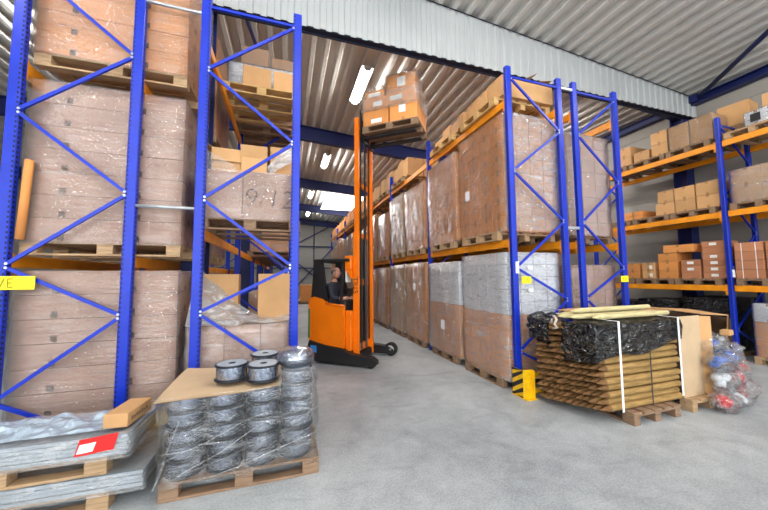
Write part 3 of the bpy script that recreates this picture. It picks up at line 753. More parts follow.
# floor level of the side rack
pallet('pallet on the floor under the wrapped load at the right edge of the picture', XF + .5, 3.22, 0, 1.2, .82, 'x', 'pal', True)
wrapped('wrapped brown load with whitish top on the floor, right of the side rack post', XF - .02, XF + 1.0, 2.8, 3.62, PH, 2, 2, [.34, .34, .36], ['card', 'card', 'white'], 'filmd', 'wrapped goods on the side rack')
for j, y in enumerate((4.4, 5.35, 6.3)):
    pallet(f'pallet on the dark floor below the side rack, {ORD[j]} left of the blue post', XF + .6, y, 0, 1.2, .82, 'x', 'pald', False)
    h_ = (.55, .5, .45)[j]  # black loads made up to fill the unlit bay with darkness
    wrapped(f'black load standing in for shade below the side rack, {ORD[j]} left of the post', XF + .1, XF + 1.1, y - .41, y + .41, PH, 2, 2, [h_, h_], 'black', 'bfilm', 'wrapped goods on the side rack', False)
# far goods at the end of the aisle
carton('brown carton on a pallet far down the aisle, left of the truck', 1.35, 21.4, PH, .9, .9, 1.1, 'card', 'y')
pallet('pallet far down the aisle under a brown carton', 1.35, 21.4, 0, 1.2, 1.0, 'x', 'pald', False)

# ---------------------------------------------------------------- pallet of wire reels in front
pallet('worn pallet under the wrapped wire reels in front', -.315, 3.36, 0, 1.24, .86, 'x', 'pald', True)
def reel_meshes():
    f = MB()
    for z0, m in ((0, 0), (.112, 1)):
        f.lathe([(.03, z0), (.142, z0), (.146, z0 + .004), (.146, z0 + .01), (.142, z0 + .014), (.03, z0 + .014), (.03, z0)], n=28, m=0)
    f.lathe([(.034, .1265), (.125, .1265), (.125, .1275), (.034, .1275), (.034, .1265)], n=28, m=1, smooth=False)
    w = MB(); prof = []
    for k in range(15):
        z = .014 + .098 * k / 14; prof.append((.126 + (.006 if k % 2 else -.003), z))
    w.lathe([(.035, .014)] + prof + [(.035, .112)], n=28)
    return f.mesh('flange', ['reel', 'reeltop']), w.mesh('wire', 'wire')
RF, RW = reel_meshes()
ld = thing('wrapped_reels', 'film wrapped block of dark wire reels filling the pallet in front', 'wrapped reels', (-.315, 3.36, PH))
cols = [(-.79 + .3 * i, 3.09 + .275 * j) for i in range(4) for j in range(3)]
for (x, y) in cols:
    n = 6 if x > .05 and y < 3.2 else 5
    for k in range(n):
        p = Vector((x + R(-.008, .008), y + R(-.008, .008), PH + k * .129)) - ORG[ld.name]
        rw = put('reel', RW, ld, p); put('flange', RF, rw)
pts = [(-.97, 2.9), (-.6, 2.88), (-.02, 2.93), (-.02, 3.3), (.1, 3.76), (-.55, 3.79), (-.9, 3.6)]
def cs(u, v):
    x = -.98 + .94 * u + .12 * v * u; y = 2.9 + .88 * v - .04 * math.sin(u * 5)
    return (x, y, PH + .645 + .022 + .012 * math.sin(u * 6 + v * 3) - (.03 * (1 - v) * (1 - u)))
b = MB().grid(cs, 14, 10); b.grid(lambda u, v: tuple(Vector(cs(u, v)) - Vector((0, 0, .005))), 14, 10)
b.build('cover_board', 'cardpale', ld)
MB().lathe([(.0, .0), (.12, .0), (.15, .02), (.165, .07), (.155, .12), (.12, .15), (.05, .155), (0, .15)], (.1, 3.12, PH + 6 * .129 + .006), 24).build('top_coil', 'wire', ld)
shell(-.94, .27, 2.94, 3.76, .1, PH + .66, .03, False, 16, 14, 11.).build('stretch_film', 'filmr', ld)
shell(-.06, .27, 2.94, 3.3, PH + .62, PH + .80, .02, False, 8, 5, 17.).build('stretch_film', 'filmr', ld)
b = MB().blob((.1, 3.12, PH + .86), (.175, .17, .095), .12, 3, 18, 10, 0, 4.); b.build('stretch_film', 'filmr', ld)
b = MB()
for p, q, r in (((-.93, 2.925, .13), (.28, 2.9, .52), .004), ((-.9, 2.92, .12), (-.2, 2.9, .5), .01), ((-.55, 2.9, .16), (.3, 2.92, .36), .01), ((-.95, 2.92, .3), (-.1, 2.9, .62), .008), ((-.96, 2.91, .12), (-.8, 2.9, .6), .012), ((-.93, 2.92, .36), (-.45, 2.9, .42), .01), ((.0, 2.905, .45), (.31, 2.92, .6), .01)):
    p, q = Vector(p), Vector(q)
    b.tube([p.lerp(q, t) + Vector((0, R(-.012, .006), R(-.02, .02))) for t in (0, .2, .4, .6, .8, 1)], r * .5, 6)
b.build('film_fold', 'film', ld)
def loose_reel(label, x, y, z, n=1):
    w = put('reel', RW, None, (x, y, z)); ORG[w.name] = Vector((x, y, z)); tag(w, label, 'wire reel', 'loose reels on the cover board')
    w.scale = (1, 1, 1.12); put('flange', RF, w)
zt_ = PH + .645 + .04
loose_reel('wire reel standing on the cover board, the one nearest the left end', -.47, 3.2, zt_)
loose_reel('wire reel standing on the cover board, the front middle one', -.19, 3.1, zt_)
loose_reel('wire reel on the cover board behind the front middle one', -.2, 3.5, zt_)

# ---------------------------------------------------------------- two pallets of sheets, front left
def sheets(label, x0, x1, y0, y1, z0, n, h, seed, rz):
    c = ((x0 + x1) / 2, (y0 + y1) / 2, z0)
    t = thing('wrapped_sheets', label, 'wrapped sheets', c, rz)
    w, d = x1 - x0, y1 - y0
    for k in range(n):
        MB().box(-w / 2 + R(0, .012), w / 2 - R(0, .012), -d / 2 + R(0, .012), d / 2 - R(0, .012), k * h, k * h + h * .86, b=.003).build('sheet', 'sheet', t, True)
    b = shell(-w / 2, w / 2, -d / 2, d / 2, -.02, n * h, .02, False, 14, 4, seed)
    b.grid(lambda u, v: (-w / 2 - .01 + (w + .02) * u, -d / 2 - .01 + (d + .02) * v, n * h + .006 + .025 * abs(noise.noise(Vector((u * 6, v * 4, seed))))), 24, 12)
    b.build('stretch_film', 'filmw', t, True)
    return t
pallet('lower pallet under the two stacks of grey sheets, front left', -1.92, 3.32, 0, 1.3, .66, 'x', 'pal', True)
sheets('lower stack of grey sheets in film, under the second pallet', -2.62, -1.04, 2.98, 3.68, PH, 4, .03, 3., -.02)
pallet('upper pallet resting on the lower stack of grey sheets', -1.94, 3.26, PH + .125, 1.3, .56, 'x', 'pal', True)
up = sheets('upper stack of grey sheets in film, with a red label at its corner', -2.64, -1.14, 2.96, 3.5, 2 * PH + .125, 5, .03, 8., -.02)
zu = 2 * PH + .125 + .15
f = MB().grid(lambda u, v: (-2.45 + 1.2 * u, 3.0 + .4 * v, zu + .03 + .085 * max(0, noise.noise(Vector((u * 9, v * 5, 3))) + .35) * math.sin(PI * min(1, u * 1.02)) ** .5 * math.sin(PI * v) ** .6), 60, 26).build('crumpled_film', 'crump')
tag(f, 'heap of crumpled bluish plastic film on the upper stack of sheets', 'plastic film')
c = carton('long tan carton lying on the front corner of the upper stack of sheets', -1.24, 3.17, zu + .03, .17, .34, .105, 'cardtan', None, -.12)
b = MB()
for i in range(7): b.box(.0852, .0858, -.12 + i * .034, -.1 + i * .034, .035, .035 + [.03, .022, .03, .026, .03, .02, .028][i])
b.build('printing', 'pen', c, True)
b = MB().grid(lambda u, v: (.43 + .24 * u + .03 * v, -.275 - .028 - .004 * math.sin(u * 6), .04 + .12 * v + .02 * u), 10, 4); b.build('red_label', 'redp', up, True)
b = MB().grid(lambda u, v: (.445 + .1 * u + .02 * v, -.275 - .033 - .004 * math.sin(u * 3), .06 + .065 * v + .01 * u), 6, 3); b.build('label_note', 'paper', up, True)

# ---------------------------------------------------------------- bundle of pointed stakes
pallet('worn pallet under the bundle of pointed stakes', 4.3, 3.22, 0, .82, 1.2, 'y', 'pald', True)
SB = (3.52, 2.71, PH)
sb = thing('stake_bundle', 'strapped bundle of pointed wooden stakes partly under black film', 'stake bundle', (4.2, 3.15, PH))
def stake_mesh(r, ln, tip, nm='stake', mats=('stake', 'tip')):
    b = MB().cyl((tip, 0, 0), (ln, 0, 0), r, r * 1.0, 10, 0, False)
    b.cyl((0, 0, 0), (tip * .55, 0, 0), .004, r * .72, 10, 1, True).cyl((tip * .55, 0, 0), (tip, 0, 0), r * .72, r, 10, 1, False)
    b.cyl((ln - .001, 0, 0), (ln, 0, 0), r, r, 10, 1, True)
    return b.mesh(nm, list(mats))
STK = [stake_mesh(.0385 + R(-.003, .0015), 1.42 + R(-.02, .02), .13 + R(-.02, .03)) for _ in range(8)]
items = []
for i in range(11):
    for j in range(13):
        items.append((2.75 + i * .0785 + R(-.005, .005) + (.02 if j % 2 else 0), max(.045, PH + .04 + j * .0785 + R(-.005, .005) - .009 * i), 3.5 + R(-.035, .03) - .013 * i, i, j))
items.sort(key=lambda s: s[3] * 1.0 + (6 if (s[4] > 7 and 0 < s[3] < 5) else 0))
core = MB()
for n, (y, z, x, i, j) in enumerate(items):
    if n < 100:
        o = put('stake', random.choice(STK), sb, Vector((x, y, z)) - ORG[sb.name]); o.rotation_euler.x = R(0, 6)
    else:
        me = random.choice(STK); off = len(core.v)
        core.add([v.co + Vector((x, y, z)) for v in me.vertices], [list(p.vertices) for p in me.polygons], 0, True)
        for q, p in enumerate(me.polygons): core.mi[len(core.mi) - len(me.polygons) + q] = p.material_index
co = core.build('stake', ['stake', 'tip'], sb); co['kind'] = 'stuff'
TZ = PH + 13 * .0785 + .012
def wob(*a): return noise.noise(Vector(a))
b = MB()
# film: left face near half, round the corner, front face, top
def skirt(u, v):
    # u along: left face (Y 3.16 -> 2.69), front face (X 3.46 -> 4.96)
    if u < .24:
        t = u / .24; x, y = 3.455, 3.16 - .47 * t; zb_ = .66 + .08 * t; ox, oy = -1, 0
    else:
        t = (u - .24) / .76; x, y = 3.455 + 1.5 * t, 2.69; zb_ = .74 + .17 * t + .03 * math.sin(t * 9); ox, oy = 0, -1
    z = TZ + (zb_ - TZ) * v
    k = .012 + .03 * wob(x * 3, y * 3, z * 5) + .014 * wob(x * 9, y * 9, z * 12)
    return (x + ox * max(k, -.004), y + oy * max(k, -.004), z)
b.grid(skirt, 46, 14)
b.grid(lambda u, v: (3.455 + 1.5 * u, 2.69 + .5 * v, TZ + .008 + .018 * wob(u * 8, v * 4, 1) + .014 * v), 30, 10)
b.build('black_film', 'bfilm', sb)
b = MB().grid(lambda u, v: (3.42 + .04 * wob(u * 6, v * 6, 4) + .05 * math.sin(v * PI) * -1 + max(0, .12 * (v - .82)) * 8, 3.3 + .38 * u + .02 * wob(u * 5, v * 7, 1), .78 + .1 * u * (1 - v) + (TZ + .06 - .78) * v + .04 * wob(u * 4, 2, v * 4)), 16, 14)
b.build('black_film', 'bfilm', sb)
b = MB().tube([(3.5, 3.32, TZ + .03), (3.44, 3.22, TZ + .0), (3.46, 3.28, TZ - .07), (3.42, 3.2, TZ - .1), (3.45, 3.3, TZ - .13)], .018, 8); b.build('rope', 'rope', sb)
def loop(x, w, z0, mat, name, out=.012, yb=3.62):
    b = MB(); y0 = 2.69 - out - .022; z1 = TZ + .035
    b.box(x - w / 2, x + w / 2, y0 - .004, y0, z0, z1).box(x - w / 2, x + w / 2, y0, yb, z1 - .004, z1).box(x - w / 2, x + w / 2, yb, yb + .004, z0, z1)
    b.build(name, mat, sb)
loop(3.77, .032, PH + .02, 'strap', 'strap'); loop(4.84, .032, PH + .08, 'strap', 'strap')
b = MB().box(4.33, 4.345, 2.688, 2.694, PH + .01, .95).build('strap', 'strapd', sb)
LS = [stake_mesh(.034, 1.45 + .06 * k, .14, 'stake', ('stakeg', 'stakeg')) for k in range(3)]
for k, (x, y, rz, z) in enumerate(((3.62, 2.86, .03, .06), (3.4, 2.99, -.03, .062), (3.34, 3.1, .02, .062), (3.46, 3.22, .01, .064), (3.5, 3.05, .03, .125))):
    o = put('stake', LS[k % 3], None, (x, y, TZ + z), rz); tag(o, ['loose greenish stake on the black film, nearest the front edge', 'loose greenish stake, second from the front on the black film', 'loose greenish stake sticking out farthest to the left over the bundle', 'loose greenish stake at the back of the bundle top', 'loose greenish stake lying on top of the other loose stakes'][k], 'stake', 'loose stakes on the bundle')

# ---------------------------------------------------------------- open box and bags beside the stakes
pallet('pallet under the open cardboard box beside the stakes', 5.38, 3.14, 0, .8, 1.0, 'y', 'pal', True)
bx = thing('cardboard_box', 'big open cardboard box on a pallet right of the stakes, spilling plastic bags', 'cardboard box', (5.6, 3.15, PH))
e = .012
MB().box(5.0, 5.44, 2.74, 2.74 + e, PH, 1.2).build('front_panel', 'cardpale', bx)
MB().box(5.0, 5.0 + e, 2.74, 3.6, PH, 1.2).box(6.28 - e, 6.28, 2.8, 3.6, PH, 1.12).box(5.0, 6.28, 3.6 - e, 3.6, PH, 1.2).box(5.0, 6.28, 2.76, 3.6, PH, PH + e).build('body', 'cardshade', bx)
m = Matrix.Translation((5.44, 2.745, 0)) @ Matrix.Rotation(-.75, 4, 'Z')
MB().box(0, .12, 0, e, PH + .0, 1.19, mat=m).build('flap', 'cardtan', bx)
b = MB().add([(5.45, 2.72, 1.215), (6.15, 2.76, 1.16), (6.3, 3.3, 1.19), (5.4, 3.3, 1.25), (5.45, 2.72, 1.225), (6.15, 2.76, 1.17), (6.3, 3.3, 1.2), (5.4, 3.3, 1.26)], [(3, 2, 1, 0), (4, 5, 6, 7), (0, 1, 5, 4), (1, 2, 6, 5), (2, 3, 7, 6), (3, 0, 4, 7)]); b.build('flap', 'cardtan', bx)
b = MB().add([(6.15, 2.76, 1.16), (6.3, 2.84, 1.02), (6.3, 2.9, .76), (6.22, 2.82, .8), (6.15, 2.775, 1.16), (6.3, 2.855, 1.02), (6.3, 2.915, .76), (6.22, 2.835, .8)], [(0, 1, 2, 3), (7, 6, 5, 4), (0, 4, 5, 1), (1, 5, 6, 2), (2, 6, 7, 3), (3, 7, 4, 0)]); b.build('flap', 'cardtan', bx)
lid = MB().grid(lambda u, v: (3.95 + 1.65 * u, 3.28 + .42 * v + .1 * u * (1 - v) - .3 * u * (1 - v), TZ + .05 + .04 * (1 - u) * 0 + .012 * math.sin(u * 7)), 16, 4)
lid.grid(lambda u, v: (3.95 + 1.65 * u, 3.28 + .42 * v + .1 * u * (1 - v) - .3 * u * (1 - v), TZ + .062 + .012 * math.sin(u * 7)), 16, 4)
o = lid.build('cardboard_sheet', 'cardtan'); tag(o, 'flat cardboard sheet lying across the stakes and the open box', 'cardboard sheet')
BG = [(5.74, 2.56, .12, .2, .13, .12, 'redb', 'red bag of goods, the lowest one at the left of the heap'), (6.12, 2.62, .13, .19, .14, .13, 'whiteb', 'milky bag at the bottom of the heap, between the red ones'),
      (6.45, 2.7, .15, .17, .15, .15, 'redb', 'bag with red goods at the right foot of the heap'), (5.85, 2.62, .36, .19, .13, .13, 'whiteb', 'milky bag on the lowest left red bag'),
      (6.2, 2.66, .38, .17, .13, .13, 'redb', 'bag with red goods in the middle of the heap'), (6.52, 2.78, .42, .15, .13, .13, 'redb', 'small red bag at the right edge of the heap, upper one'),
      (5.82, 2.64, .6, .18, .12, .12, 'blueb', 'bag with blue goods against the flap of the box'), (6.15, 2.7, .62, .19, .12, .12, 'blueb', 'bag with blue goods in the middle of the opening'),
      (6.4, 2.78, .66, .14, .12, .12, 'whiteb', 'milky bag near the right edge of the box'), (5.9, 2.76, .8, .18, .13, .1, 'blueb', 'upper bag with blue goods, at the left of the dark opening'), (6.18, 2.82, .82, .16, .12, .1, 'whiteb', 'milky bag at the top of the heap in the dark opening')]
for k, (x, y, z, rx, ry, rz_, mt, lb) in enumerate(BG):
    x -= .3; y -= .03
    t = thing('plastic_bag', 'clear plastic ' + lb if not lb.startswith('clear') else lb, 'plastic bag', (x, y, z), 0, 'plastic bags spilling from the box')
    b = MB()
    for q in range(4):
        b.blob((R(-.4, .4) * rx, R(-.3, .5) * ry, R(-.4, .4) * rz_), (rx * .42, ry * .42, rz_ * .4), .3, 2, 10, 7, 0, k + q * 3.)
    b.build('goods', mt, t, True)
    MB().blob((0, 0, 0), (rx, ry, rz_), .5, 2.6, 22, 14, 0, k * 1.7).build('bag_film', 'filmb', t, True)
carton('small yellowish carton among the bags in the opening of the box', 5.85, 2.66, .92, .16, .1, .07, 'cardtan', None, .2)

# ---------------------------------------------------------------- reach truck
TA = math.atan2(-.625, .78)
tr = thing('reach_truck', 'orange and black reach truck with its mast raised in the aisle', 'reach truck', (1.6, 6.47, 0), TA)
def T(b, name, mat, parent=None): return b.build(name, mat, parent or tr, True)
b = MB().prism([(-1.02, .06), (-1.02, .3), (-.97, .46), (-.5, .36), (-.2, .33), (.0, .24), (.42, .21), (.52, .15), (.52, .08), (.46, .045), (-.95, .045)], -.6, -.44, 'y')
T(b, 'outrigger', 'trk')
b = MB().prism([(-1.02, .06), (-1.02, .3), (-.97, .46), (-.5, .36), (-.2, .33), (.0, .24), (.42, .21), (.52, .15), (.52, .08), (.46, .045), (-.95, .045)], .44, .6, 'y')
og = T(b, 'outrigger', 'trk')
for v in (-.52, .5):
    w = T(MB().cyl((.44, v - .05, .15), (.44, v + .05, .15), .145, n=24) if v > 0 else MB().cyl((.4, v - .04, .09), (.4, v + .04, .09), .09, n=20), 'load_wheel', 'rubber')
    if v > 0: T(MB().cyl((.44, v - .056, .15), (.44, v + .056, .15), .085, n=20).cyl((.44, v - .06, .15), (.44, v + .06, .15), .03, n=12), 'hub', 'hub', w)
T(MB().box(-1.0, -.2, -.44, .44, .06, .42, b=.03).box(-.2, .05, -.44, .44, .06, .2), 'chassis', 'trk')
w = T(MB().cyl((-.72, -.1, .16), (-.72, .1, .16), .16, n=20), 'drive_wheel', 'rubber')
prof = [(-1.0, .44), (-1.02, 1.22), (-.98, 1.32), (-.9, 1.35), (-.72, 1.31), (-.55, 1.22), (-.18, 1.18), (-.18, .34), (-.6, .38)]
b = MB()
for (v0, v1, ins) in ((-.56, -.5, .0), (-.5, .5, 0), (.5, .56, 0)):
    b.prism(prof if v0 != -.5 else [(-.99, .44), (-1.0, 1.22), (-.97, 1.3), (-.9, 1.33), (-.72, 1.2), (-.62, .95), (-.2, .95), (-.2, .36)], v0, v1, 'y')
body = T(b, 'body', 'truck')
T(MB().box(-1.025, -.975, -.57, -.5, .5, 1.1, b=.01), 'corner_strip', 'green')
T(MB().box(-.93, -.79, -.606, -.601, .22, .36), 'sticker', 'stick')
T(MB().tube([(-.6, -.565, 1.225), (-.3, -.568, 1.19), (-.17, -.568, 1.19)], .02, 8), 'hand_rail', 'truck')
T(MB().box(-.62, -.2, -.5, .5, .95, .98).box(-.3, -.18, -.5, .5, .95, 1.28, b=.02), 'console', 'trk')
T(MB().box(-.85, -.45, -.36, .12, .98, 1.1, b=.03).box(-.9, -.78, -.36, .12, 1.1, 1.62, b=.04), 'seat', 'trk')
T(MB().cyl((-.28, -.2, 1.26), (-.31, -.2, 1.36), .02, n=8).lathe([(.1, -.012), (.115, 0), (.1, .012), (.085, 0), (.1, -.012)], (-.315, -.2, 1.37), 20), 'steering_wheel', 'rubber')
b = MB().prism([(-1.0, 1.3), (-.6, 1.28), (-.68, 1.6), (-.76, 2.1), (-.93, 2.1)], -.5, -.4, 'y').prism([(-1.0, 1.3), (-.6, 1.28), (-.68, 1.6), (-.76, 2.1), (-.93, 2.1)], .4, .5, 'y')
b.bar((-.3, -.46, 1.25), (-.24, -.46, 2.1), .05, .05).bar((-.3, .46, 1.25), (-.24, .46, 2.1), .05, .05)
b.box(-.95, -.1, -.52, -.42, 2.08, 2.14, b=.015).box(-.95, -.1, .42, .52, 2.08, 2.14, b=.015).box(-.95, -.85, -.5, .5, 2.08, 2.14, b=.015).box(-.2, -.1, -.5, .5, 2.08, 2.14, b=.015)
for k in range(5): b.box(-.82 + k * .13, -.79 + k * .13, -.45, .45, 2.09, 2.12)
T(b, 'overhead_guard', 'trk')
T(MB().box(-.215, -.2, -.43, -.22, 1.65, 1.95, b=.004), 'document_board', 'paper')
T(MB().box(-.3, -.24, -.2, -.02, 1.3, 1.52, b=.01), 'display', 'trk')
# mast
for v in (-.36, .36):
    s = 1 if v > 0 else -1
    r_ = T(MB().box(-.055, .065, v - .035, v + .035, .07, 2.7, b=.006).box(-.045, .045, v - s * .03 - .025, v - s * .03 + .025, 2.4, 5.18, b=.005).box(-.035, .06, v - .02, v + .03, 2.6, 5.15), 'mast_rail', 'truck')
T(MB().box(-.06, .0, -.36, .36, 1.58, 1.72, b=.01).box(-.06, .0, -.36, .36, .22, .38, b=.01).box(-.05, 0, -.34, .34, 2.58, 2.7, b=.01).box(-.04, .0, -.34, .34, 3.7, 3.8).box(-.04, 0, -.34, .34, 5.06, 5.15), 'cross_tie', 'truck')
b = MB().cyl((-.02, -.12, .25), (-.02, -.12, 2.6), .05, n=14).cyl((-.02, .12, .25), (-.02, .12, 2.6), .05, n=14).cyl((-.02, -.12, 2.6), (-.02, -.12, 5.0), .025, n=10).cyl((-.02, .12, 2.6), (-.02, .12, 5.0), .025, n=10)
T(b, 'lift_ram', 'cyl')
T(MB().tube([(.03, .0, .4), (.03, .0, 2.6), (.03, .02, 4.9)], .02, 6).tube([(.03, -.2, .4), (.03, -.2, 4.9)], .016, 6).tube([(.03, .22, .4), (.03, .22, 4.9)], .016, 6), 'hose', 'rubber')
T(MB().box(-.22, -.07, -.46, -.34, 1.92, 2.2, b=.015).prism([(-.22, 1.92), (-.07, 1.92), (-.07, 1.72)], -.44, -.36, 'y'), 'mast_bracket', 'truck')
T(MB().box(-.18, -.05, -.5, -.4, .28, 1.08, b=.01), 'mast_cover', 'truck')
text('mast_lettering', 'STILL', .15, 'trk', tr, (-.06 + .115, -.3975, 1.42), (PI / 2, -PI / 2, 0))
T(MB().box(.075, .11, -.34, .34, 4.66, 4.76).box(.075, .11, -.34, .34, 5.05, 5.13).box(.075, .11, -.34, -.28, 4.66, 5.32).box(.075, .11, .28, .34, 4.66, 5.32).box(.075, .11, -.03, .03, 4.66, 5.32), 'carriage', 'trk')
for v in (-.22, .22): T(MB().box(.11, 1.28, v - .06, v + .06, 4.71, 4.75, b=.006).box(.11, .16, v - .06, v + .06, 4.71, 5.1), 'fork', 'trk')
c_, s_ = math.cos(TA), math.sin(TA)
def W(u, v, z): return (1.6 + u * c_ - v * s_, 6.47 + u * s_ + v * c_, z)
px = W(.76, 0, 4.77)
pallet('pallet raised high on the forks of the orange truck', px[0], px[1], 4.765, 1.2, .8, 'x', 'pald', True, TA)
lf = thing('wrapped_load', 'raised load of labelled brown cartons on the truck forks, in loose film', 'wrapped load', W(.76, 0, 4.765 + PH), TA)
def lc(u, v, z, w, d, h, lab=None, mat='card'):
    o = put('carton', carton_mesh(w, d, h, mat, 'y'), lf, (u, v, z))
    if lab:
        put('shipping_label', label_mesh(lab[2], lab[3], 'y'), o, (lab[0], -round(d, 2) / 2 - .0005, lab[1]))
for v in (-.2, .2):
    lc(-.3, v, 0, .56, .38, .34, (.02, .04, .24, .09)); lc(.3, v, 0, .58, .38, .36, (-.02, .16, .14, .16))
    lc(-.3, v, .345, .54, .38, .24, (.05, .05, .2, .1)); lc(.25, v, .365, .62, .38, .28, (-.1, .08, .26, .1))
    lc(-.33, v, .59, .4, .36, .14, (0, .03, .26, .08))
lc(.24, -.18, .65, .6, .38, .34, (.02, .07, .18, .2)); lc(.24, .2, .65, .6, .36, .34)
shell(-.58, .6, -.4, .4, .3, .66, .025, False, 12, 7, 21.).build('stretch_film', 'filmd', lf, True)
shell(-.07, .57, -.38, .4, .62, 1.0, .02, True, 8, 6, 25.).build('stretch_film', 'film', lf, True)
MB().grid(lambda u, v: (-.55 + .5 * u, -.4 + .5 * v, .74 + .22 * max(0, noise.noise(Vector((u * 4, v * 4, 5))) + .25)), 14, 12).build('film_tuft', 'filmw', lf, True)

# ---------------------------------------------------------------- driver (one skinned body)
def skin_body(chains, name, sub=2):
    """chains: list of [(pos, radius)...]; points that coincide are joined"""
    vs, rs, es, ix = [], [], [], {}
    def vid(p, r):
        k = tuple(round(c, 4) for c in p)
        if k not in ix: ix[k] = len(vs); vs.append(p); rs.append(r)
        return ix[k]
    for ch in chains:
        prev = None
        for p, r in ch:
            i = vid(p, r)
            if prev is not None: es.append((prev, i))
            prev = i
    me = bpy.data.meshes.new(name); me.from_pydata(vs, es, [])
    o = bpy.data.objects.new(name, me); COL.objects.link(o)
    md = o.modifiers.new('s', 'SKIN'); md.use_smooth_shade = True
    lay = me.skin_vertices[0].data if me.skin_vertices else None
    if lay is None:
        import bmesh
        bm = bmesh.new(); bm.from_mesh(me); bm.verts.layers.skin.verify(); bm.to_mesh(me); bm.free()
        lay = me.skin_vertices[0].data
    for i, r in enumerate(rs):
        rr = r if isinstance(r, tuple) else (r, r)
        lay[i].radius = rr; lay[i].use_root = (i == 0)
    o.modifiers.new('u', 'SUBSURF').levels = sub
    dg = bpy.context.evaluated_depsgraph_get()
    res = bpy.data.meshes.new_from_object(o.evaluated_get(dg))
    bpy.data.objects.remove(o)
    return res
# local frame of the truck: x forward, y across, z up; he sits, hands on the console
SX, SY = -.62, -.26
def q(x, y, z): return (SX + x, SY + y, z)
ch = [[(q(0, 0, 1.17), (.14, .15)), (q(.0, 0, 1.32), (.12, .15)), (q(.02, 0, 1.5), (.13, .17)), (q(.04, 0, 1.6), (.1, .14)), (q(.05, 0, 1.68), (.055, .055)), (q(.07, 0, 1.73), (.055, .055))]]
for s in (-1, 1):
    sh = q(.03, .17 * s, 1.58); el = q(.14, .22 * s, 1.33); wr = q(.36, .14 * s, 1.32)
    ch.append([(q(.04, 0, 1.6), (.1, .14)), (sh, .062), (q(.08, .2 * s, 1.45), .052), (el, .045), (q(.25, .18 * s, 1.32), .038), (wr, .029), (q(.40, .13 * s, 1.325), (.02, .038)), (q(.44, .125 * s, 1.33), (.018, .04))])
    for f in range(4):
        y = .125 * s + (-.03 + .02 * f)
        ln = (.055, .068, .064, .05)[f]
        ch.append([(q(.44, .125 * s, 1.33), (.018, .04)), (q(.455, y, 1.335), .0095), (q(.455 + ln * .55, y, 1.335), .009), (q(.455 + ln * .9, y, 1.315), .008)])
    ch.append([(q(.40, .13 * s, 1.325), (.02, .038)), (q(.41, .13 * s - .045 * s, 1.335), .011), (q(.435, .13 * s - .06 * s, 1.34), .009)])
    ch.append([(q(0, 0, 1.17), (.14, .15)), (q(.08, .1 * s, 1.15), .085), (q(.3, .13 * s, 1.14), .07), (q(.37, .13 * s, 1.09), .06)])
me = skin_body(ch, 'person')
# head: shaped sphere with brow, nose, chin, ears
hb = MB(); nu, nv = 32, 24; vs = []; fs = []
hc = Vector(q(.09, 0, 1.85))
for j in range(nv + 1):
    th = PI * j / nv
    for i in range(nu):
        ph = 2 * PI * i / nu
        d = Vector((math.sin(th) * math.cos(ph), math.sin(th) * math.sin(ph), math.cos(th)))
        p = Vector((d.x * .098, d.y * .076, d.z * .118))
        if d.z < 0: p.y *= 1 - .3 * d.z * d.z; p.x *= 1 - .1 * d.z * d.z
        if d.x > .2:
            p.x += .028 * math.exp(-((d.y / .16) ** 2) - (((d.z + .12) / .17) ** 2))       # nose
            p.x += .008 * math.exp(-((d.y / .5) ** 2) - (((d.z - .22) / .1) ** 2))           # brow
            for e_ in (-.36, .36): p.x -= .010 * math.exp(-(((d.y - e_) / .15) ** 2) - (((d.z - .05) / .1) ** 2))
            p.x += .008 * math.exp(-((d.y / .25) ** 2) - (((d.z + .47) / .07) ** 2))         # lips
            p.x += .012 * math.exp(-((d.y / .3) ** 2) - (((d.z + .8) / .16) ** 2))
        vs.append(hc + p)
for j in range(nv):
    for i in range(nu): fs.append((j * nu + i, (j + 1) * nu + i, (j + 1) * nu + (i + 1) % nu, j * nu + (i + 1) % nu))
hb.add(vs, fs, 0, True)
for s in (-1, 1):
    hb.blob(hc + Vector((-.005, s * .08, -.005)), (.022, .01, .034), .1, 2, 12, 8)
    hb.blob(hc + Vector((.088, s * .03, .008)), (.012, .013, .01), 0, 1, 10, 6, 1)
    hb.blob(hc + Vector((.0975, s * .03, .008)), (.004, .006, .006), 0, 1, 8, 5, 2)
hm = hb.mesh('head', ['skin', 'whiteb', 'trk'])
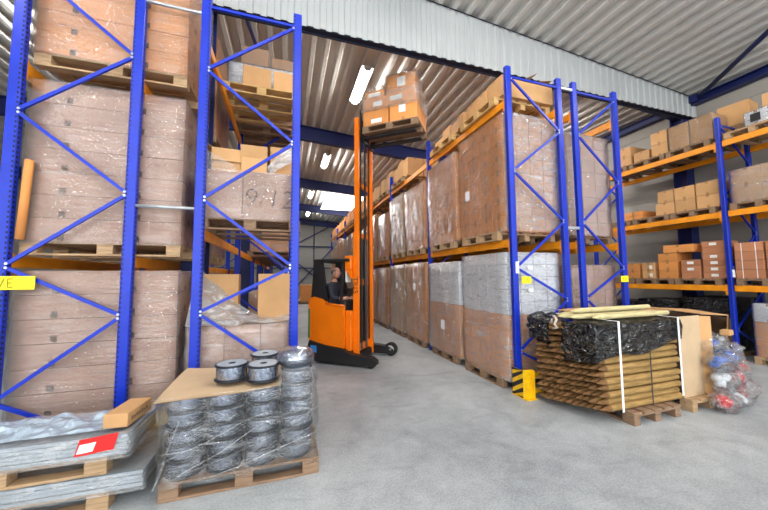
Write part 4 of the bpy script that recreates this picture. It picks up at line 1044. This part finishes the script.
# one mesh: body faces, then head faces
pb = MB(); pb.add([v.co for v in me.vertices], [list(p.vertices) for p in me.polygons], 3, True)
k0 = 0
for k, p in enumerate(me.polygons):
    c = p.center; x = c.x - SX
    pb.mi[k] = 0 if (x > .27 and 1.24 < c.z and abs(c.y - SY) < .24 or c.z > 1.655) else (4 if c.z < 1.19 and x > .06 else 3)
o0 = len(pb.mi)
pb.add([v.co for v in hm.vertices], [list(p.vertices) for p in hm.polygons], 0, True)
for k, p in enumerate(hm.polygons): pb.mi[o0 + k] = p.material_index
pe = put('person', pb.mesh('person', ['skin', 'whiteb', 'trk', 'shirt', 'tubeg']), None, (1.6, 6.47, 0), TA)
tag(pe, 'driver in a dark shirt sitting in the orange truck, hands on the console', 'person')
hr = MB(); vs = []; fs = []
for j in range(9):
    th = PI * (.30 + .30 * j / 8)
    for i in range(25):
        ph = PI * (.42 + 1.16 * i / 24)
        d = Vector((math.sin(th) * math.cos(ph), math.sin(th) * math.sin(ph), math.cos(th)))
        vs.append(hc + Vector((d.x * .103, d.y * .081, d.z * .122)))
        if j and i: fs.append((((j - 1) * 25 + i - 1), j * 25 + i - 1, j * 25 + i, (j - 1) * 25 + i))
hr.add(vs, fs, 0, True); hr.build('hair', 'hair', pe, True)

# ---------------------------------------------------------------- light and camera
wd = bpy.data.worlds.new('daylight'); S.world = wd; wd.use_nodes = True
wd.node_tree.nodes['Background'].inputs[0].default_value = (.93, .97, 1, 1)
wd.node_tree.nodes['Background'].inputs[1].default_value = 3.7
f_, yaw, pitch, roll = 304.97, .309486, .0712439, -.0068585
cy, sy, cp, sp = math.cos(yaw), math.sin(yaw), math.cos(pitch), math.sin(pitch)
fw = Vector((sy * cp, cy * cp, sp)); r = Vector((cy, -sy, 0)); u = r.cross(fw)
Rv = math.cos(roll) * r + math.sin(roll) * u; Uv = -math.sin(roll) * r + math.cos(roll) * u
cam = bpy.data.cameras.new('camera'); co = bpy.data.objects.new('camera', cam); COL.objects.link(co)
cam.sensor_width = 36; cam.lens = f_ / 768 * 36; cam.clip_start = .05; cam.clip_end = 200
mt = Matrix((Rv, Uv, -fw)).transposed().to_4x4(); mt.translation = (0, 0, 1.76); co.matrix_world = mt
S.camera = co
try:
    S.cycles.transparent_max_bounces = 24; S.cycles.max_bounces = 8; S.cycles.diffuse_bounces = 4; S.cycles.caustics_reflective = False; S.cycles.caustics_refractive = False
except Exception: pass
vs_ = S.view_settings
vs_.view_transform = 'Standard'; vs_.look = 'None'; vs_.gamma = 1; vs_.use_curve_mapping = False; vs_.exposure = 0.2
